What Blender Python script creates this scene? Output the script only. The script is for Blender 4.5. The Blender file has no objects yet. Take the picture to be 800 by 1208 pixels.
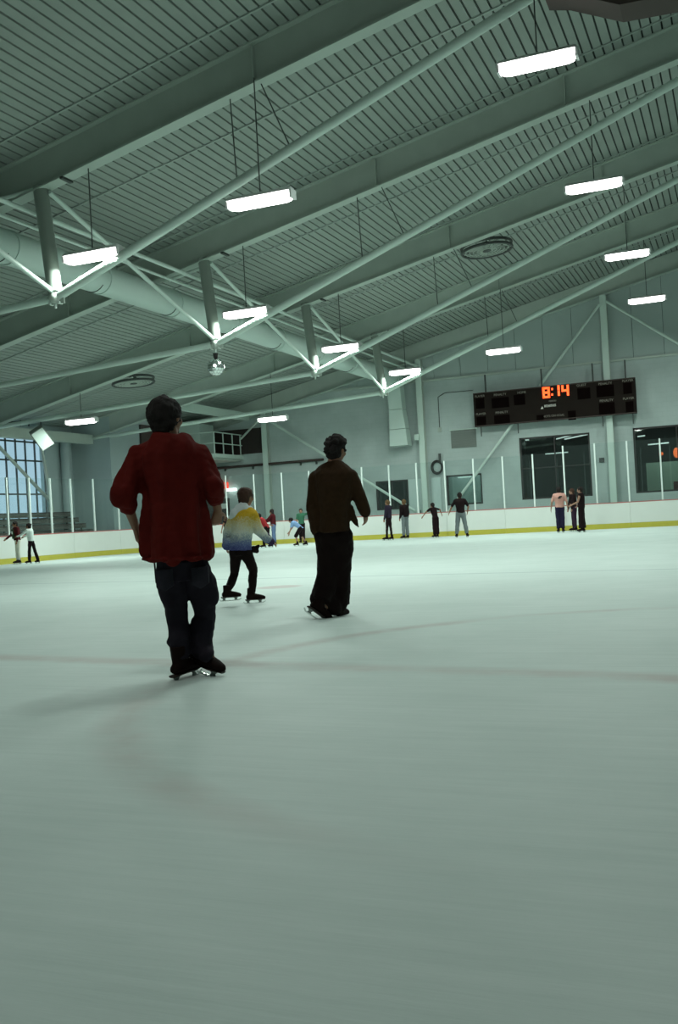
import bpy, math, random
from mathutils import Vector, Matrix, noise
random.seed(7)
SC = bpy.context.scene
COL = SC.collection
PI = math.pi

# ---------------------------------------------------------------- camera
FPX, HC = 1174.0, 1.0
ROLL = math.atan(.055)
YAW = math.atan(475 / 1174.0)
PITCH = math.atan(7.0 * math.cos(ROLL) / FPX)
W = Vector((-math.sin(YAW) * math.cos(PITCH), math.cos(YAW) * math.cos(PITCH), math.sin(PITCH)))
r0 = Vector((math.cos(YAW), math.sin(YAW), 0)); u0 = r0.cross(W)
RR = r0 * math.cos(ROLL) - u0 * math.sin(ROLL)
UU = r0 * math.sin(ROLL) + u0 * math.cos(ROLL)
CAMP = Vector((0, 0, HC))
cd = bpy.data.cameras.new('camera'); cam = bpy.data.objects.new('camera', cd); COL.objects.link(cam)
cam.matrix_world = Matrix(((RR.x, UU.x, -W.x, 0), (RR.y, UU.y, -W.y, 0), (RR.z, UU.z, -W.z, HC), (0, 0, 0, 1)))
cd.sensor_fit = 'VERTICAL'; cd.sensor_height = 36; cd.sensor_width = 36
cd.lens = FPX / 1208 * 36; cd.clip_end = 300; cd.clip_start = .05
SC.camera = cam

def ray(x, y): return W * FPX + RR * (x - 400.0) + UU * (604.0 - y)
def on_z(x, y, z=0.0):
    d = ray(x, y); return CAMP + d * ((z - HC) / d.z)
def on_y(x, y, Y):
    d = ray(x, y); return CAMP + d * (Y / d.y)
def on_x(x, y, X):
    d = ray(x, y); return CAMP + d * (X / d.x)

# ---------------------------------------------------------------- world, exposure, light settings
VS = SC.view_settings
SC.display_settings.display_device = 'sRGB'
VS.view_transform = 'Standard'; VS.look = 'None'; VS.gamma = 1.0; VS.use_curve_mapping = False
VS.exposure = 0.0
wd = bpy.data.worlds.new('dusk_sky'); SC.world = wd; wd.use_nodes = True
wn = wd.node_tree.nodes; wl = wd.node_tree.links
bg = wn['Background']; tcw = wn.new('ShaderNodeTexCoord'); nzw = wn.new('ShaderNodeTexNoise'); crw = wn.new('ShaderNodeValToRGB')
nzw.inputs['Scale'].default_value = 3.0; nzw.inputs['Detail'].default_value = 4
wl.new(tcw.outputs['Generated'], nzw.inputs['Vector']); wl.new(nzw.outputs['Fac'], crw.inputs['Fac'])
crw.color_ramp.elements[0].position = .35; crw.color_ramp.elements[0].color = (.36, .52, .60, 1)
crw.color_ramp.elements[1].position = .65; crw.color_ramp.elements[1].color = (.85, 1.05, 1.12, 1)
wl.new(crw.outputs['Color'], bg.inputs['Color']); bg.inputs['Strength'].default_value = 1.0
LAMP_COLOR = (.86, 1.0, .925)
LAMP_POWER = 240.0
SC.cycles.max_bounces = 8; SC.cycles.diffuse_bounces = 5; SC.cycles.transparent_max_bounces = 12
SC.cycles.sample_clamp_indirect = 4.0
SC.cycles.use_denoising = True

# ---------------------------------------------------------------- materials
def mat(name, col, rough=.6, metal=0.0, noise_amt=0.0, noise_scale=5.0, bump=0.0, bump_scale=30.0, spec=.4, emit=None, estr=0.0):
    m = bpy.data.materials.new(name); m.use_nodes = True
    nt = m.node_tree; b = nt.nodes['Principled BSDF']
    b.inputs['Base Color'].default_value = (*col, 1); b.inputs['Roughness'].default_value = rough
    b.inputs['Metallic'].default_value = metal; b.inputs['Specular IOR Level'].default_value = spec
    tc = nt.nodes.new('ShaderNodeTexCoord')
    if noise_amt:
        n = nt.nodes.new('ShaderNodeTexNoise'); n.inputs['Scale'].default_value = noise_scale; n.inputs['Detail'].default_value = 6
        mx = nt.nodes.new('ShaderNodeMix'); mx.data_type = 'RGBA'
        mx.inputs['A'].default_value = (*[c * (1 - noise_amt) for c in col], 1)
        mx.inputs['B'].default_value = (*[min(1, c * (1 + noise_amt)) for c in col], 1)
        nt.links.new(tc.outputs['Object'], n.inputs['Vector']); nt.links.new(n.outputs['Fac'], mx.inputs['Factor'])
        nt.links.new(mx.outputs['Result'], b.inputs['Base Color'])
    if bump:
        n2 = nt.nodes.new('ShaderNodeTexNoise'); n2.inputs['Scale'].default_value = bump_scale; n2.inputs['Detail'].default_value = 4
        bp = nt.nodes.new('ShaderNodeBump'); bp.inputs['Strength'].default_value = bump; bp.inputs['Distance'].default_value = .01
        nt.links.new(tc.outputs['Object'], n2.inputs['Vector']); nt.links.new(n2.outputs['Fac'], bp.inputs['Height'])
        nt.links.new(bp.outputs['Normal'], b.inputs['Normal'])
    if emit:
        b.inputs['Emission Color'].default_value = (*emit, 1); b.inputs['Emission Strength'].default_value = estr
    return m

M = {}
M['deck'] = mat('painted_deck', (.275, .315, .285), .75, noise_amt=.10, noise_scale=1.5)
M['deck_back'] = mat('deck_slot_backing', (.035, .045, .04), .9)
M['lap'] = mat('deck_lap_paint', (.33, .38, .35), .7)
M['steel'] = mat('painted_steel', (.42, .48, .43), .55, noise_amt=.12, noise_scale=2.0)
M['steel_light'] = mat('pale_painted_steel', (.55, .66, .60), .45, noise_amt=.06, noise_scale=2.0)
M['flange'] = mat('flange_paint', (.42, .49, .44), .55, noise_amt=.06, noise_scale=2.0)
M['post_paint'] = mat('dull_post_paint', (.24, .28, .245), .5, noise_amt=.12, noise_scale=2.0)
M['dark_steel'] = mat('dark_steel', (.06, .07, .065), .6)
M['rust'] = mat('dark_brown_metal', (.05, .035, .03), .7)
M['duct'] = mat('duct_sheet', (.50, .61, .56), .5, noise_amt=.05, noise_scale=1.0)
M['wall_upper'] = mat('upper_cladding', (.37, .44, .42), .75, noise_amt=.06, noise_scale=1.0)
M['wall_side'] = mat('side_wall_paint', (.38, .46, .46), .75, noise_amt=.08, noise_scale=1.2)
M['wall_dark'] = mat('hall_rear_paint', (.25, .30, .28), .9)
M['board'] = mat('white_board_plastic', (.66, .70, .66), .4, noise_amt=.03, noise_scale=3)
M['yellow'] = mat('yellow_kick_plastic', (.46, .42, .055), .5, noise_amt=.08, noise_scale=4)
M['cap'] = mat('red_cap_rail', (.45, .14, .13), .5)
M['post_alu'] = mat('pale_aluminium', (.72, .80, .76), .35, noise_amt=.03)
M['black'] = mat('black_plastic', (.012, .010, .009), .55)
M['board_black'] = mat('scoreboard_black', (.014, .010, .008), .8, noise_amt=.15, noise_scale=3, spec=.1)
M['board_face'] = mat('scoreboard_digit_window', (.003, .0012, .001), .9, spec=.05)
M['ink_grey'] = mat('grey_lettering', (.22, .20, .17), .6)
M['ink_white'] = mat('white_lettering', (.7, .68, .62), .6)
M['led'] = mat('orange_led', (.6, .08, .02), .4, emit=(1.0, .085, .012), estr=2.6)
M['lamp_glow'] = mat('lamp_diffuser', (.9, .9, .9), .4, emit=(1.0, .93, .93), estr=9.0)
M['lamp_house'] = mat('lamp_housing', (.62, .66, .64), .4)
M['exit_red'] = mat('exit_red', (.5, .03, .02), .5, emit=(1.0, .08, .04), estr=.9)
M['small_lamp'] = mat('small_lamp', (.9, .9, .9), .4, emit=(.9, 1.0, .95), estr=3.0)
M['room_lamp'] = mat('lobby_lamp', (.9, .9, .9), .4, emit=(.85, 1.0, .95), estr=.9)
M['orange_sign'] = mat('orange_sign', (.7, .12, .03), .5, emit=(1.0, .16, .03), estr=1.2)
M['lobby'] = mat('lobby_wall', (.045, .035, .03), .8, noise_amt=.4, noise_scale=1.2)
M['lobby_pale'] = mat('lobby_pale_panel', (.42, .50, .40), .7, noise_amt=.15, noise_scale=.8)
M['frame_dark'] = mat('dark_window_frame', (.03, .028, .026), .5)
M['wood_dark'] = mat('dark_bench_plank', (.060, .048, .040), .7, noise_amt=.3, noise_scale=6)
M['bench_edge'] = mat('bench_riser', (.10, .10, .085), .7, noise_amt=.3, noise_scale=4)
M['louvre'] = mat('louvre_metal', (.20, .23, .21), .5)
M['speaker'] = mat('pale_speaker_case', (.15, .175, .155), .5, noise_amt=.04)
M['mirror'] = mat('mirror_tile', (.85, .90, .88), .12, metal=1.0)
M['blade'] = mat('skate_steel', (.70, .74, .72), .22, metal=1.0)
M['skate'] = mat('black_skate_boot', (.010, .004, .003), .75, bump=.3, bump_scale=60, spec=.1)
M['holder'] = mat('skate_holder', (.22, .25, .23), .4)
M['sole'] = mat('skate_sole', (.03, .018, .014), .5)
M['paper'] = mat('white_paper', (.7, .75, .7), .7)
M['pale_door'] = mat('pale_door', (.50, .60, .58), .6)
M['mat_dark_door'] = mat('dark_door', (.035, .025, .022), .6)  # door paint, also used as painted shade in the balcony recess

def block_wall():
    m = mat('painted_block_wall', (.45, .545, .53), .7, spec=.25)
    nt = m.node_tree; b = nt.nodes['Principled BSDF']; tc = nt.nodes.new('ShaderNodeTexCoord')
    mp = nt.nodes.new('ShaderNodeMapping'); mp.inputs['Rotation'].default_value = (PI / 2, 0, 0)
    br = nt.nodes.new('ShaderNodeTexBrick')
    br.inputs['Color1'].default_value = (.50, .585, .565, 1); br.inputs['Color2'].default_value = (.51, .595, .575, 1)
    br.inputs['Mortar'].default_value = (.48, .565, .545, 1)
    br.inputs['Scale'].default_value = 1.0; br.inputs['Mortar Size'].default_value = .012
    br.inputs['Brick Width'].default_value = .4; br.inputs['Row Height'].default_value = .2
    n = nt.nodes.new('ShaderNodeTexNoise'); n.inputs['Scale'].default_value = .9; n.inputs['Detail'].default_value = 5
    mx = nt.nodes.new('ShaderNodeMix'); mx.data_type = 'RGBA'; mx.blend_type = 'MULTIPLY'; mx.inputs['Factor'].default_value = .35
    nt.links.new(tc.outputs['Object'], mp.inputs['Vector']); nt.links.new(mp.outputs['Vector'], br.inputs['Vector'])
    nt.links.new(tc.outputs['Object'], n.inputs['Vector'])
    nt.links.new(br.outputs['Color'], mx.inputs['A']); nt.links.new(n.outputs['Fac'], mx.inputs['B'])
    nt.links.new(mx.outputs['Result'], b.inputs['Base Color'])
    return m
M['block'] = block_wall()

def glass_mat(name, tint, gloss, rough=.02):
    m = bpy.data.materials.new(name); m.use_nodes = True; nt = m.node_tree; nt.nodes.clear()
    o = nt.nodes.new('ShaderNodeOutputMaterial'); t = nt.nodes.new('ShaderNodeBsdfTransparent'); g = nt.nodes.new('ShaderNodeBsdfGlossy')
    d = nt.nodes.new('ShaderNodeBsdfDiffuse'); d.inputs['Color'].default_value = (.6, .75, .72, 1)
    t.inputs['Color'].default_value = (*tint, 1); g.inputs['Roughness'].default_value = rough
    a = nt.nodes.new('ShaderNodeMixShader'); a.inputs['Fac'].default_value = gloss
    c = nt.nodes.new('ShaderNodeMixShader'); c.inputs['Fac'].default_value = .012
    nt.links.new(t.outputs[0], a.inputs[1]); nt.links.new(g.outputs[0], a.inputs[2])
    nt.links.new(a.outputs[0], c.inputs[1]); nt.links.new(d.outputs[0], c.inputs[2])
    nt.links.new(c.outputs[0], o.inputs['Surface'])
    return m
M['rink_glass'] = glass_mat('rink_glass', (.95, .98, .975), .03)
M['window_glass'] = glass_mat('lobby_glass', (.75, .82, .80), .07)
M['sky_glass'] = glass_mat('hall_window_glass', (.90, .97, 1.0), .05)

def ice_mat():
    m = bpy.data.materials.new('skated_ice'); m.use_nodes = True; nt = m.node_tree; N = nt.nodes; L = nt.links
    b = N['Principled BSDF']; geo = N.new('ShaderNodeNewGeometry'); sep = N.new('ShaderNodeSeparateXYZ')
    L.new(geo.outputs['Position'], sep.inputs[0])
    def mth(op, a, bb=None, cl=False):
        n = N.new('ShaderNodeMath'); n.operation = op; n.use_clamp = cl
        for i, v in enumerate((a, bb)):
            if v is None: continue
            if isinstance(v, (int, float)): n.inputs[i].default_value = v
            else: L.new(v, n.inputs[i])
        return n.outputs[0]
    X, Y = sep.outputs[0], sep.outputs[1]
    n1 = N.new('ShaderNodeTexNoise'); n1.inputs['Scale'].default_value = .8; n1.inputs['Detail'].default_value = 7; n1.inputs['Roughness'].default_value = .65
    L.new(geo.outputs['Position'], n1.inputs['Vector'])
    mp = N.new('ShaderNodeMapping'); mp.inputs['Rotation'].default_value = (0, 0, .55); mp.inputs['Scale'].default_value = (.5, 7.0, 1)
    L.new(geo.outputs['Position'], mp.inputs['Vector'])
    n2 = N.new('ShaderNodeTexNoise'); n2.inputs['Scale'].default_value = 1.6; n2.inputs['Detail'].default_value = 8; n2.inputs['Roughness'].default_value = .7
    L.new(mp.outputs['Vector'], n2.inputs['Vector'])
    mp2 = N.new('ShaderNodeMapping'); mp2.inputs['Rotation'].default_value = (0, 0, -.9); mp2.inputs['Scale'].default_value = (.6, 9.0, 1)
    L.new(geo.outputs['Position'], mp2.inputs['Vector'])
    n3 = N.new('ShaderNodeTexNoise'); n3.inputs['Scale'].default_value = 2.4; n3.inputs['Detail'].default_value = 8; n3.inputs['Roughness'].default_value = .75
    L.new(mp2.outputs['Vector'], n3.inputs['Vector'])
    def line(val, centre, half, soft):   # 1 inside the painted line, 0 outside
        d = mth('ABSOLUTE', mth('SUBTRACT', val, centre))
        return mth('SUBTRACT', 1.0, mth('DIVIDE', mth('SUBTRACT', d, half), soft, True), None) if False else mth('SUBTRACT', 1.0, mth('DIVIDE', mth('SUBTRACT', d, half), soft), True)
    # red centre line, slightly off square
    yc = mth('ADD', Y, mth('MULTIPLY', X, .135))
    wob = mth('MULTIPLY', mth('SUBTRACT', n1.outputs['Fac'], .5), .25)
    red = line(mth('ADD', yc, wob), 5.82, .06, .16)
    # face-off circle
    dx = mth('SUBTRACT', X, .1); dy = mth('SUBTRACT', Y, 6.15)
    rad = mth('SQRT', mth('ADD', mth('MULTIPLY', dx, dx), mth('MULTIPLY', dy, dy)))
    circ0 = line(mth('ADD', rad, mth('MULTIPLY', wob, .8)), 3.62, .03, .14)
    circ = mth('MULTIPLY', circ0, mth('MULTIPLY', mth('SUBTRACT', Y, 2.6), 1.1, True), True)
    # thin dark line further up, and a fainter one
    blue = line(mth('ADD', Y, mth('MULTIPLY', X, .11)), 15.0, .03, .05)
    spot = line(mth('SQRT', mth('ADD', mth('POWER', mth('ADD', X, 6.6), 2.0), mth('POWER', mth('SUBTRACT', Y, 13.7), 2.0))), 0.0, .28, .12)
    patch = mth('ADD', mth('MULTIPLY', mth('SUBTRACT', n1.outputs['Fac'], .42), 3.4), 0.25, True)
    base = N.new('ShaderNodeMix'); base.data_type = 'RGBA'
    base.inputs['A'].default_value = (.52, .62, .582, 1); base.inputs['B'].default_value = (.665, .755, .72, 1)
    mixn = mth('ADD', mth('MULTIPLY', n1.outputs['Fac'], .4), mth('ADD', mth('MULTIPLY', n2.outputs['Fac'], .3), mth('MULTIPLY', n3.outputs['Fac'], .3)), True)
    mixc = mth('ADD', mth('MULTIPLY', mth('SUBTRACT', mixn, .5), 3.2), .5, True)
    L.new(mixc, base.inputs['Factor'])
    def over(prev, fac, col, amt):
        mx = N.new('ShaderNodeMix'); mx.data_type = 'RGBA'; mx.inputs['B'].default_value = (*col, 1)
        L.new(mth('MULTIPLY', fac, amt), mx.inputs['Factor']); L.new(prev, mx.inputs['A']); return mx.outputs['Result']
    c = over(base.outputs['Result'], mth('MULTIPLY', red, patch), (.40, .27, .25), .50)
    c = over(c, mth('MULTIPLY', circ, patch), (.38, .27, .25), .50)
    c = over(c, blue, (.22, .30, .32), .45)
    c = over(c, spot, (.45, .22, .22), .35)
    L.new(c, b.inputs['Base Color'])
    b.inputs['Roughness'].default_value = .55; b.inputs['Specular IOR Level'].default_value = .14; b.inputs['IOR'].default_value = 1.31
    bp = N.new('ShaderNodeBump'); bp.inputs['Strength'].default_value = .35; bp.inputs['Distance'].default_value = .01
    L.new(mixn, bp.inputs['Height']); L.new(bp.outputs['Normal'], b.inputs['Normal'])
    return m
M['ice'] = ice_mat()

# ---------------------------------------------------------------- mesh helpers
class MB:
    def __init__(s): s.v = []; s.f = []
    def add(s, vs, fs):
        o = len(s.v); s.v += [tuple(v) for v in vs]; s.f += [tuple(i + o for i in f) for f in fs]; return s
    def box(s, lo, hi):
        (x0, y0, z0), (x1, y1, z1) = lo, hi
        return s.add([(x0, y0, z0), (x1, y0, z0), (x1, y1, z0), (x0, y1, z0), (x0, y0, z1), (x1, y0, z1), (x1, y1, z1), (x0, y1, z1)],
                     [(0, 3, 2, 1), (4, 5, 6, 7), (0, 1, 5, 4), (1, 2, 6, 5), (2, 3, 7, 6), (3, 0, 4, 7)])
    def bar(s, a, b, w, h, up=(0, 0, 1)):       # rectangular bar between two points
        a, b = Vector(a), Vector(b); d = (b - a).normalized(); sd = d.cross(Vector(up)).normalized(); u = sd.cross(d)
        vs = []
        for p in (a, b):
            for i, j in ((-1, -1), (1, -1), (1, 1), (-1, 1)): vs.append(p + sd * (i * w / 2) + u * (j * h / 2))
        return s.add(vs, [(0, 1, 2, 3), (7, 6, 5, 4), (0, 4, 5, 1), (1, 5, 6, 2), (2, 6, 7, 3), (3, 7, 4, 0)])
    def tube(s, a, b, r, r2=None, n=14):
        a, b = Vector(a), Vector(b); d = (b - a).normalized(); r2 = r if r2 is None else r2
        t = Vector((0, 0, 1)) if abs(d.z) < .9 else Vector((1, 0, 0)); sd = d.cross(t).normalized(); u = sd.cross(d)
        vs = [p + (sd * math.cos(2 * PI * k / n) + u * math.sin(2 * PI * k / n)) * rr for p, rr in ((a, r), (b, r2)) for k in range(n)]
        fs = [(k, (k + 1) % n, n + (k + 1) % n, n + k) for k in range(n)] + [tuple(range(n - 1, -1, -1)), tuple(range(n, 2 * n))]
        return s.add(vs, fs)
    def path(s, pts, r, n=8):
        for a, b in zip(pts, pts[1:]): s.tube(a, b, r, n=n)
        return s
    def rings(s, rings, n=14, cap=True):        # rings: (centre, xaxis vec, yaxis vec)
        vs = []
        for c, ax, ay in rings:
            c, ax, ay = Vector(c), Vector(ax), Vector(ay)
            for k in range(n): vs.append(c + ax * math.cos(2 * PI * k / n) + ay * math.sin(2 * PI * k / n))
        fs = []
        for i in range(len(rings) - 1):
            for k in range(n): fs.append((i * n + k, i * n + (k + 1) % n, (i + 1) * n + (k + 1) % n, (i + 1) * n + k))
        if cap: fs += [tuple(range(n - 1, -1, -1)), tuple(range((len(rings) - 1) * n, len(rings) * n))]
        return s.add(vs, fs)
    def cap(s, a, b, ra, rb=None, flat=1.0, ax=None, n=12):   # rounded tapered limb; flat squashes it along ax x d
        a, b = Vector(a), Vector(b); rb = ra if rb is None else rb; d = b - a
        d = d.normalized() if d.length > 1e-6 else Vector((0, 0, 1))
        t = Vector(ax) if ax is not None else (Vector((0, 1, 0)) if abs(d.y) < .9 else Vector((1, 0, 0)))
        u = (t - d * t.dot(d)).normalized(); sd = d.cross(u)
        rg = []
        for q in (-.999, -.8, -.45): rg.append((a + d * ra * q, u * ra * math.sqrt(1 - q * q), sd * ra * flat * math.sqrt(1 - q * q)))
        for q in (0, .5, 1): r = ra + (rb - ra) * q; rg.append((a.lerp(b, q), u * r, sd * r * flat))
        for q in (.45, .8, .999): rg.append((b + d * rb * q, u * rb * math.sqrt(1 - q * q), sd * rb * flat * math.sqrt(1 - q * q)))
        return s.rings(rg, n)
    def ball(s, c, rx, ry=None, rz=None, ax=None, n=14, m=9):
        ry = ry or rx; rz = rz or rx; c = Vector(c)
        A = ax or (Vector((1, 0, 0)), Vector((0, 1, 0)), Vector((0, 0, 1)))
        rg = []
        for i in range(m):
            th = -PI / 2 + PI * (i + .02 + (.96 if i == m - 1 else 0) * 0) / (m - 1) if 0 < i < m - 1 else (-PI / 2 + .02 if i == 0 else PI / 2 - .02)
            rg.append((c + A[2] * rz * math.sin(th), A[0] * rx * math.cos(th), A[1] * ry * math.cos(th)))
        return s.rings(rg, n)
    def mesh(s, name, off=None):
        me = bpy.data.meshes.new(name)
        vs = s.v if off is None else [(v[0] - off[0], v[1] - off[1], v[2] - off[2]) for v in s.v]
        me.from_pydata(vs, [], s.f); me.update(); return me
    def build(s, name, m, parent=None, smooth=False, local=False):
        off = None
        if parent is not None and not local: off = world_loc(parent)
        me = s.mesh(name, off); me.materials.append(m)
        if smooth: shade(me)
        o = bpy.data.objects.new(name, me); COL.objects.link(o)
        if parent is not None: o.parent = parent
        return o
def shade(me, ang=40):
    me.polygons.foreach_set('use_smooth', [True] * len(me.polygons))
    try: me.set_sharp_from_angle(angle=math.radians(ang))
    except Exception: pass
def world_loc(o):
    v = Vector((0, 0, 0))
    while o is not None: v += o.location; o = o.parent
    return v
def thing(name, loc, label, cat, group=None, rz=0):
    o = bpy.data.objects.new(name, None); COL.objects.link(o); o.location = loc; o.rotation_euler = (0, 0, rz)
    o.empty_display_size = .2
    o['label'] = label; o['category'] = cat
    if group: o['group'] = group
    return o
def tag(o, label, cat, group=None):
    o['label'] = label; o['category'] = cat
    if group: o['group'] = group
    return o
def struct(o): o['kind'] = 'structure'; return o
def text_part(txt, size, m, parent, pos, name='lettering'):     # flat letters facing -Y
    cu = bpy.data.curves.new(name, 'FONT'); cu.body = txt; cu.size = size; cu.align_x = 'CENTER'; cu.align_y = 'CENTER'; cu.extrude = .004
    t = bpy.data.objects.new(name, cu); COL.objects.link(t)
    dg = bpy.context.evaluated_depsgraph_get(); me = bpy.data.meshes.new_from_object(t.evaluated_get(dg))
    bpy.data.objects.remove(t)
    me.transform(Matrix.Rotation(PI / 2, 4, 'X')); me.materials.clear(); me.materials.append(m)
    o = bpy.data.objects.new(name, me); COL.objects.link(o); o.parent = parent; o.location = pos
    return o

# ================================================================ SETTING
L = 6.55; Y1 = 16.4; PXR = -12.5; YW = 42.6; XL = -27.0; XR = 7.5; YB = -24.0
def raf(x): return 7.95 + .218 * (x + 12.4)       # underside of the rafters
def deck(x): return raf(x) + .78                  # underside of the roof deck

ice = struct(MB().box((XL, YB, -.2), (XR, YW + 6, 0)).build('floor', M['ice']))

# ceiling: backing slab with the deck ribs as strips below it, split by narrow dark slots
cb = MB(); x0, x1 = XL - .3, XR + .3
cb.add([(x0, YB, deck(x0) + .05), (x1, YB, deck(x1) + .05), (x1, YW + .3, deck(x1) + .05), (x0, YW + .3, deck(x0) + .05),
        (x0, YB, deck(x0) + .3), (x1, YB, deck(x1) + .3), (x1, YW + .3, deck(x1) + .3), (x0, YW + .3, deck(x0) + .3)],
       [(0, 3, 2, 1), (4, 5, 6, 7), (0, 1, 5, 4), (1, 2, 6, 5), (2, 3, 7, 6), (3, 0, 4, 7)])
ceiling = struct(cb.build('ceiling', M['deck_back']))
RP = .206
sl = MB(); hw = RP / 2 - .019; sl_z = .218
ya, yb = 4.0, YW
sl.add([(-hw, ya, -hw * sl_z), (hw, ya, hw * sl_z), (hw, yb, hw * sl_z), (-hw, yb, -hw * sl_z),
        (-hw, ya, .049 - hw * sl_z), (hw, ya, .049 + hw * sl_z), (hw, yb, .049 + hw * sl_z), (-hw, yb, .049 - hw * sl_z)],
       [(0, 3, 2, 1), (0, 1, 5, 4), (1, 2, 6, 5), (3, 0, 4, 7), (2, 3, 7, 6)])
sm = sl.mesh('deck_rib'); sm.materials.append(M['deck'])
nr = int((XR - XL) / RP)
for i in range(nr + 1):
    xx = XL + .1 + i * RP
    o = bpy.data.objects.new('deck_rib', sm); COL.objects.link(o); o.parent = ceiling; o.location = (xx, 0, deck(xx))
yl = 15.4
for k in range(-2, 8):
    y = 15.5 + 3.42 * k
    MB().bar((XL, y, deck(XL) - .015), (XR, y, deck(XR) - .015), .045, .03, up=(0, 0, 1)).build('deck_lap', M['lap'], ceiling)

# end wall with openings
holes = [(-8.72, -5.75, 1.34, 4.0), (-4.0, -.6, 1.34, 4.03), (-15.37, -13.82, 1.24, 2.56), (-12.05, -10.44, 1.28, 2.61)]
def grid_wall(x0, x1, z0, z1, y0, y1, holes):
    xs = sorted({x0, x1, *[h[0] for h in holes], *[h[1] for h in holes]}); zs = sorted({z0, z1, *[h[2] for h in holes], *[h[3] for h in holes]})
    mb = MB()
    for a, b in zip(xs, xs[1:]):
        run = None
        for c, d in zip(zs, zs[1:]):
            solid = not any(h[0] - 1e-6 <= a and b <= h[1] + 1e-6 and h[2] - 1e-6 <= c and d <= h[3] + 1e-6 for h in holes)
            if solid: mb.box((a, y0, c), (b, y1, d))
    return mb
struct(grid_wall(XL, XR, 0, 6.88, YW, YW + .3, holes).build('wall_end', M['block']))
up = MB()
zt = lambda x: deck(x) + .04
up.add([(XL, YW + .06, 5.0), (XR, YW + .06, 6.9), (XR, YW + .06, zt(XR)), (-15.6, YW + .06, zt(-15.6)), (XL, YW + .06, zt(XL)), (XL, YW + .3, 5.0), (XR, YW + .3, 6.9), (XR, YW + .3, zt(XR)), (-15.6, YW + .3, zt(-15.6)), (XL, YW + .3, zt(XL))],
       [(0, 1, 2, 3, 4), (9, 8, 7, 6, 5), (0, 5, 6, 1), (1, 6, 7, 2), (2, 7, 8, 3), (3, 8, 9, 4), (4, 9, 5, 0)])
wu = struct(up.build('wall_end_upper', M['deck_back']))
x = XL + .02                                       # cladding sheets, each a part
while x < XR - .1:
    w_ = min(1.22, XR - x); a, b = x + .008, x + w_ - .008
    z_ = 6.89
    if zt(a) > z_ + .05:
        m_ = MB(); m_.add([(a, YW, z_), (b, YW, z_), (b, YW, zt(b)), (a, YW, zt(a)), (a, YW + .059, z_), (b, YW + .059, z_), (b, YW + .059, zt(b)), (a, YW + .059, zt(a))],
                          [(0, 1, 2, 3), (0, 4, 5, 1), (1, 5, 6, 2), (3, 7, 4, 0), (2, 6, 7, 3)])
        m_.build('cladding_sheet', M['wall_upper'], wu)
    x += 1.22
struct(MB().box((XL + .02, YW - .09, 6.83), (XR, YW - .0, 6.92)).build('trim_1', M['steel']))

# side walls, rear wall
LW = grid_wall(-40.0, YW, 0, 6.1, XL - .3, XL, [(26.0, 34.2, 1.62, 5.35)])
LWv = MB(); LWv.v = [(v[1], v[0], v[2]) for v in LW.v]; LWv.f = [tuple(reversed(f)) for f in LW.f]
LWv.v = [(v[0], max(v[1], YB), v[2]) for v in LWv.v]
struct(LWv.build('wall_left', M['wall_side']))
struct(MB().box((XR, YB, 0), (XR + .3, YW + .3, 13.4)).build('wall_right', M['wall_side']))
struct(MB().box((XL, YB - .3, 0), (XR, YB, 13.4)).build('wall_rear', M['wall_dark']))
blk = struct(MB().box((XL + .001, 36.0, 0), (-25.0, YW - .001, 5.9)).build('wall_corner', M['wall_side']))

# left window: mullions, rails and panes
win = MB()
yy = [26.0 + .586 * i for i in range(15)]
for y in yy: win.box((XL - .12, y - .015, 1.62), (XL - .04, y + .015, 5.35))
for z in (1.65, 2.67, 4.05, 4.82, 5.32): win.box((XL - .13, 26.0, z - .03), (XL - .03, 34.2, z + .03))
w1 = struct(win.build('window_1', M['dark_steel']))
for i in range(14):
    for a, b in ((1.68, 2.64), (2.70, 4.02), (4.08, 4.79), (4.85, 5.29)):
        MB().box((XL - .09, yy[i] + .024, a), (XL - .075, yy[i + 1] - .024, b)).build('pane', M['sky_glass'], w1)

# clerestory strip over the eave beam: lit gap with small mullions
cl = MB(); ca, cbn = 31.2, 33.6
p_ = [on_x(8, 500, -26.7), on_x(42, 503, -26.7), on_x(42, 489, -26.7), on_x(30, 488, -26.7), on_x(8, 497, -26.7)]
vs = [(-26.7, p.y, p.z) for p in p_] + [(-26.68, p.y, p.z) for p in p_]
cl.add(vs, [(4, 3, 2, 1, 0), (5, 6, 7, 8, 9), (0, 1, 6, 5), (1, 2, 7, 6), (2, 3, 8, 7), (3, 4, 9, 8), (4, 0, 5, 9)])

# ---------------- windows in the end wall, with the lobby behind
def end_window(k, h, cols, rows):
    f = MB(); x0, x1, z0, z1 = h; t = .07; y0, y1 = YW + .04, YW + .16
    f.box((x0, y0, z0), (x0 + t, y1, z1)); f.box((x1 - t, y0, z0), (x1, y1, z1)); f.box((x0, y0, z0), (x1, y1, z0 + t)); f.box((x0, y0, z1 - t), (x1, y1, z1))
    for i in range(1, cols): xm = x0 + (x1 - x0) * i / cols; f.box((xm - .02, y0, z0), (xm + .02, y1, z1))
    for i in range(1, rows): zm = z0 + (z1 - z0) * i / rows; f.box((x0, y0, zm - .02), (x1, y1, zm + .02))
    w = struct(f.build('window_%d' % k, M['frame_dark']))
    for i in range(cols):
        for j in range(rows):
            a, b = x0 + (x1 - x0) * i / cols + .03, x0 + (x1 - x0) * (i + 1) / cols - .03
            c, d = z0 + (z1 - z0) * j / rows + .03, z0 + (z1 - z0) * (j + 1) / rows - .03
            MB().box((a, YW + .09, c), (b, YW + .10, d)).build('pane', M['window_glass'], w)
    return w
end_window(2, holes[0], 2, 2); end_window(3, holes[1], 2, 1); end_window(4, holes[2], 2, 1); end_window(5, holes[3], 1, 1)
lob = MB(); lob.box((XL, YW + 4.6, 0), (XR, YW + 4.8, 5.2)); lob.box((XL, YW + .3, 4.3), (XR, YW + 4.8, 4.5))
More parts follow.
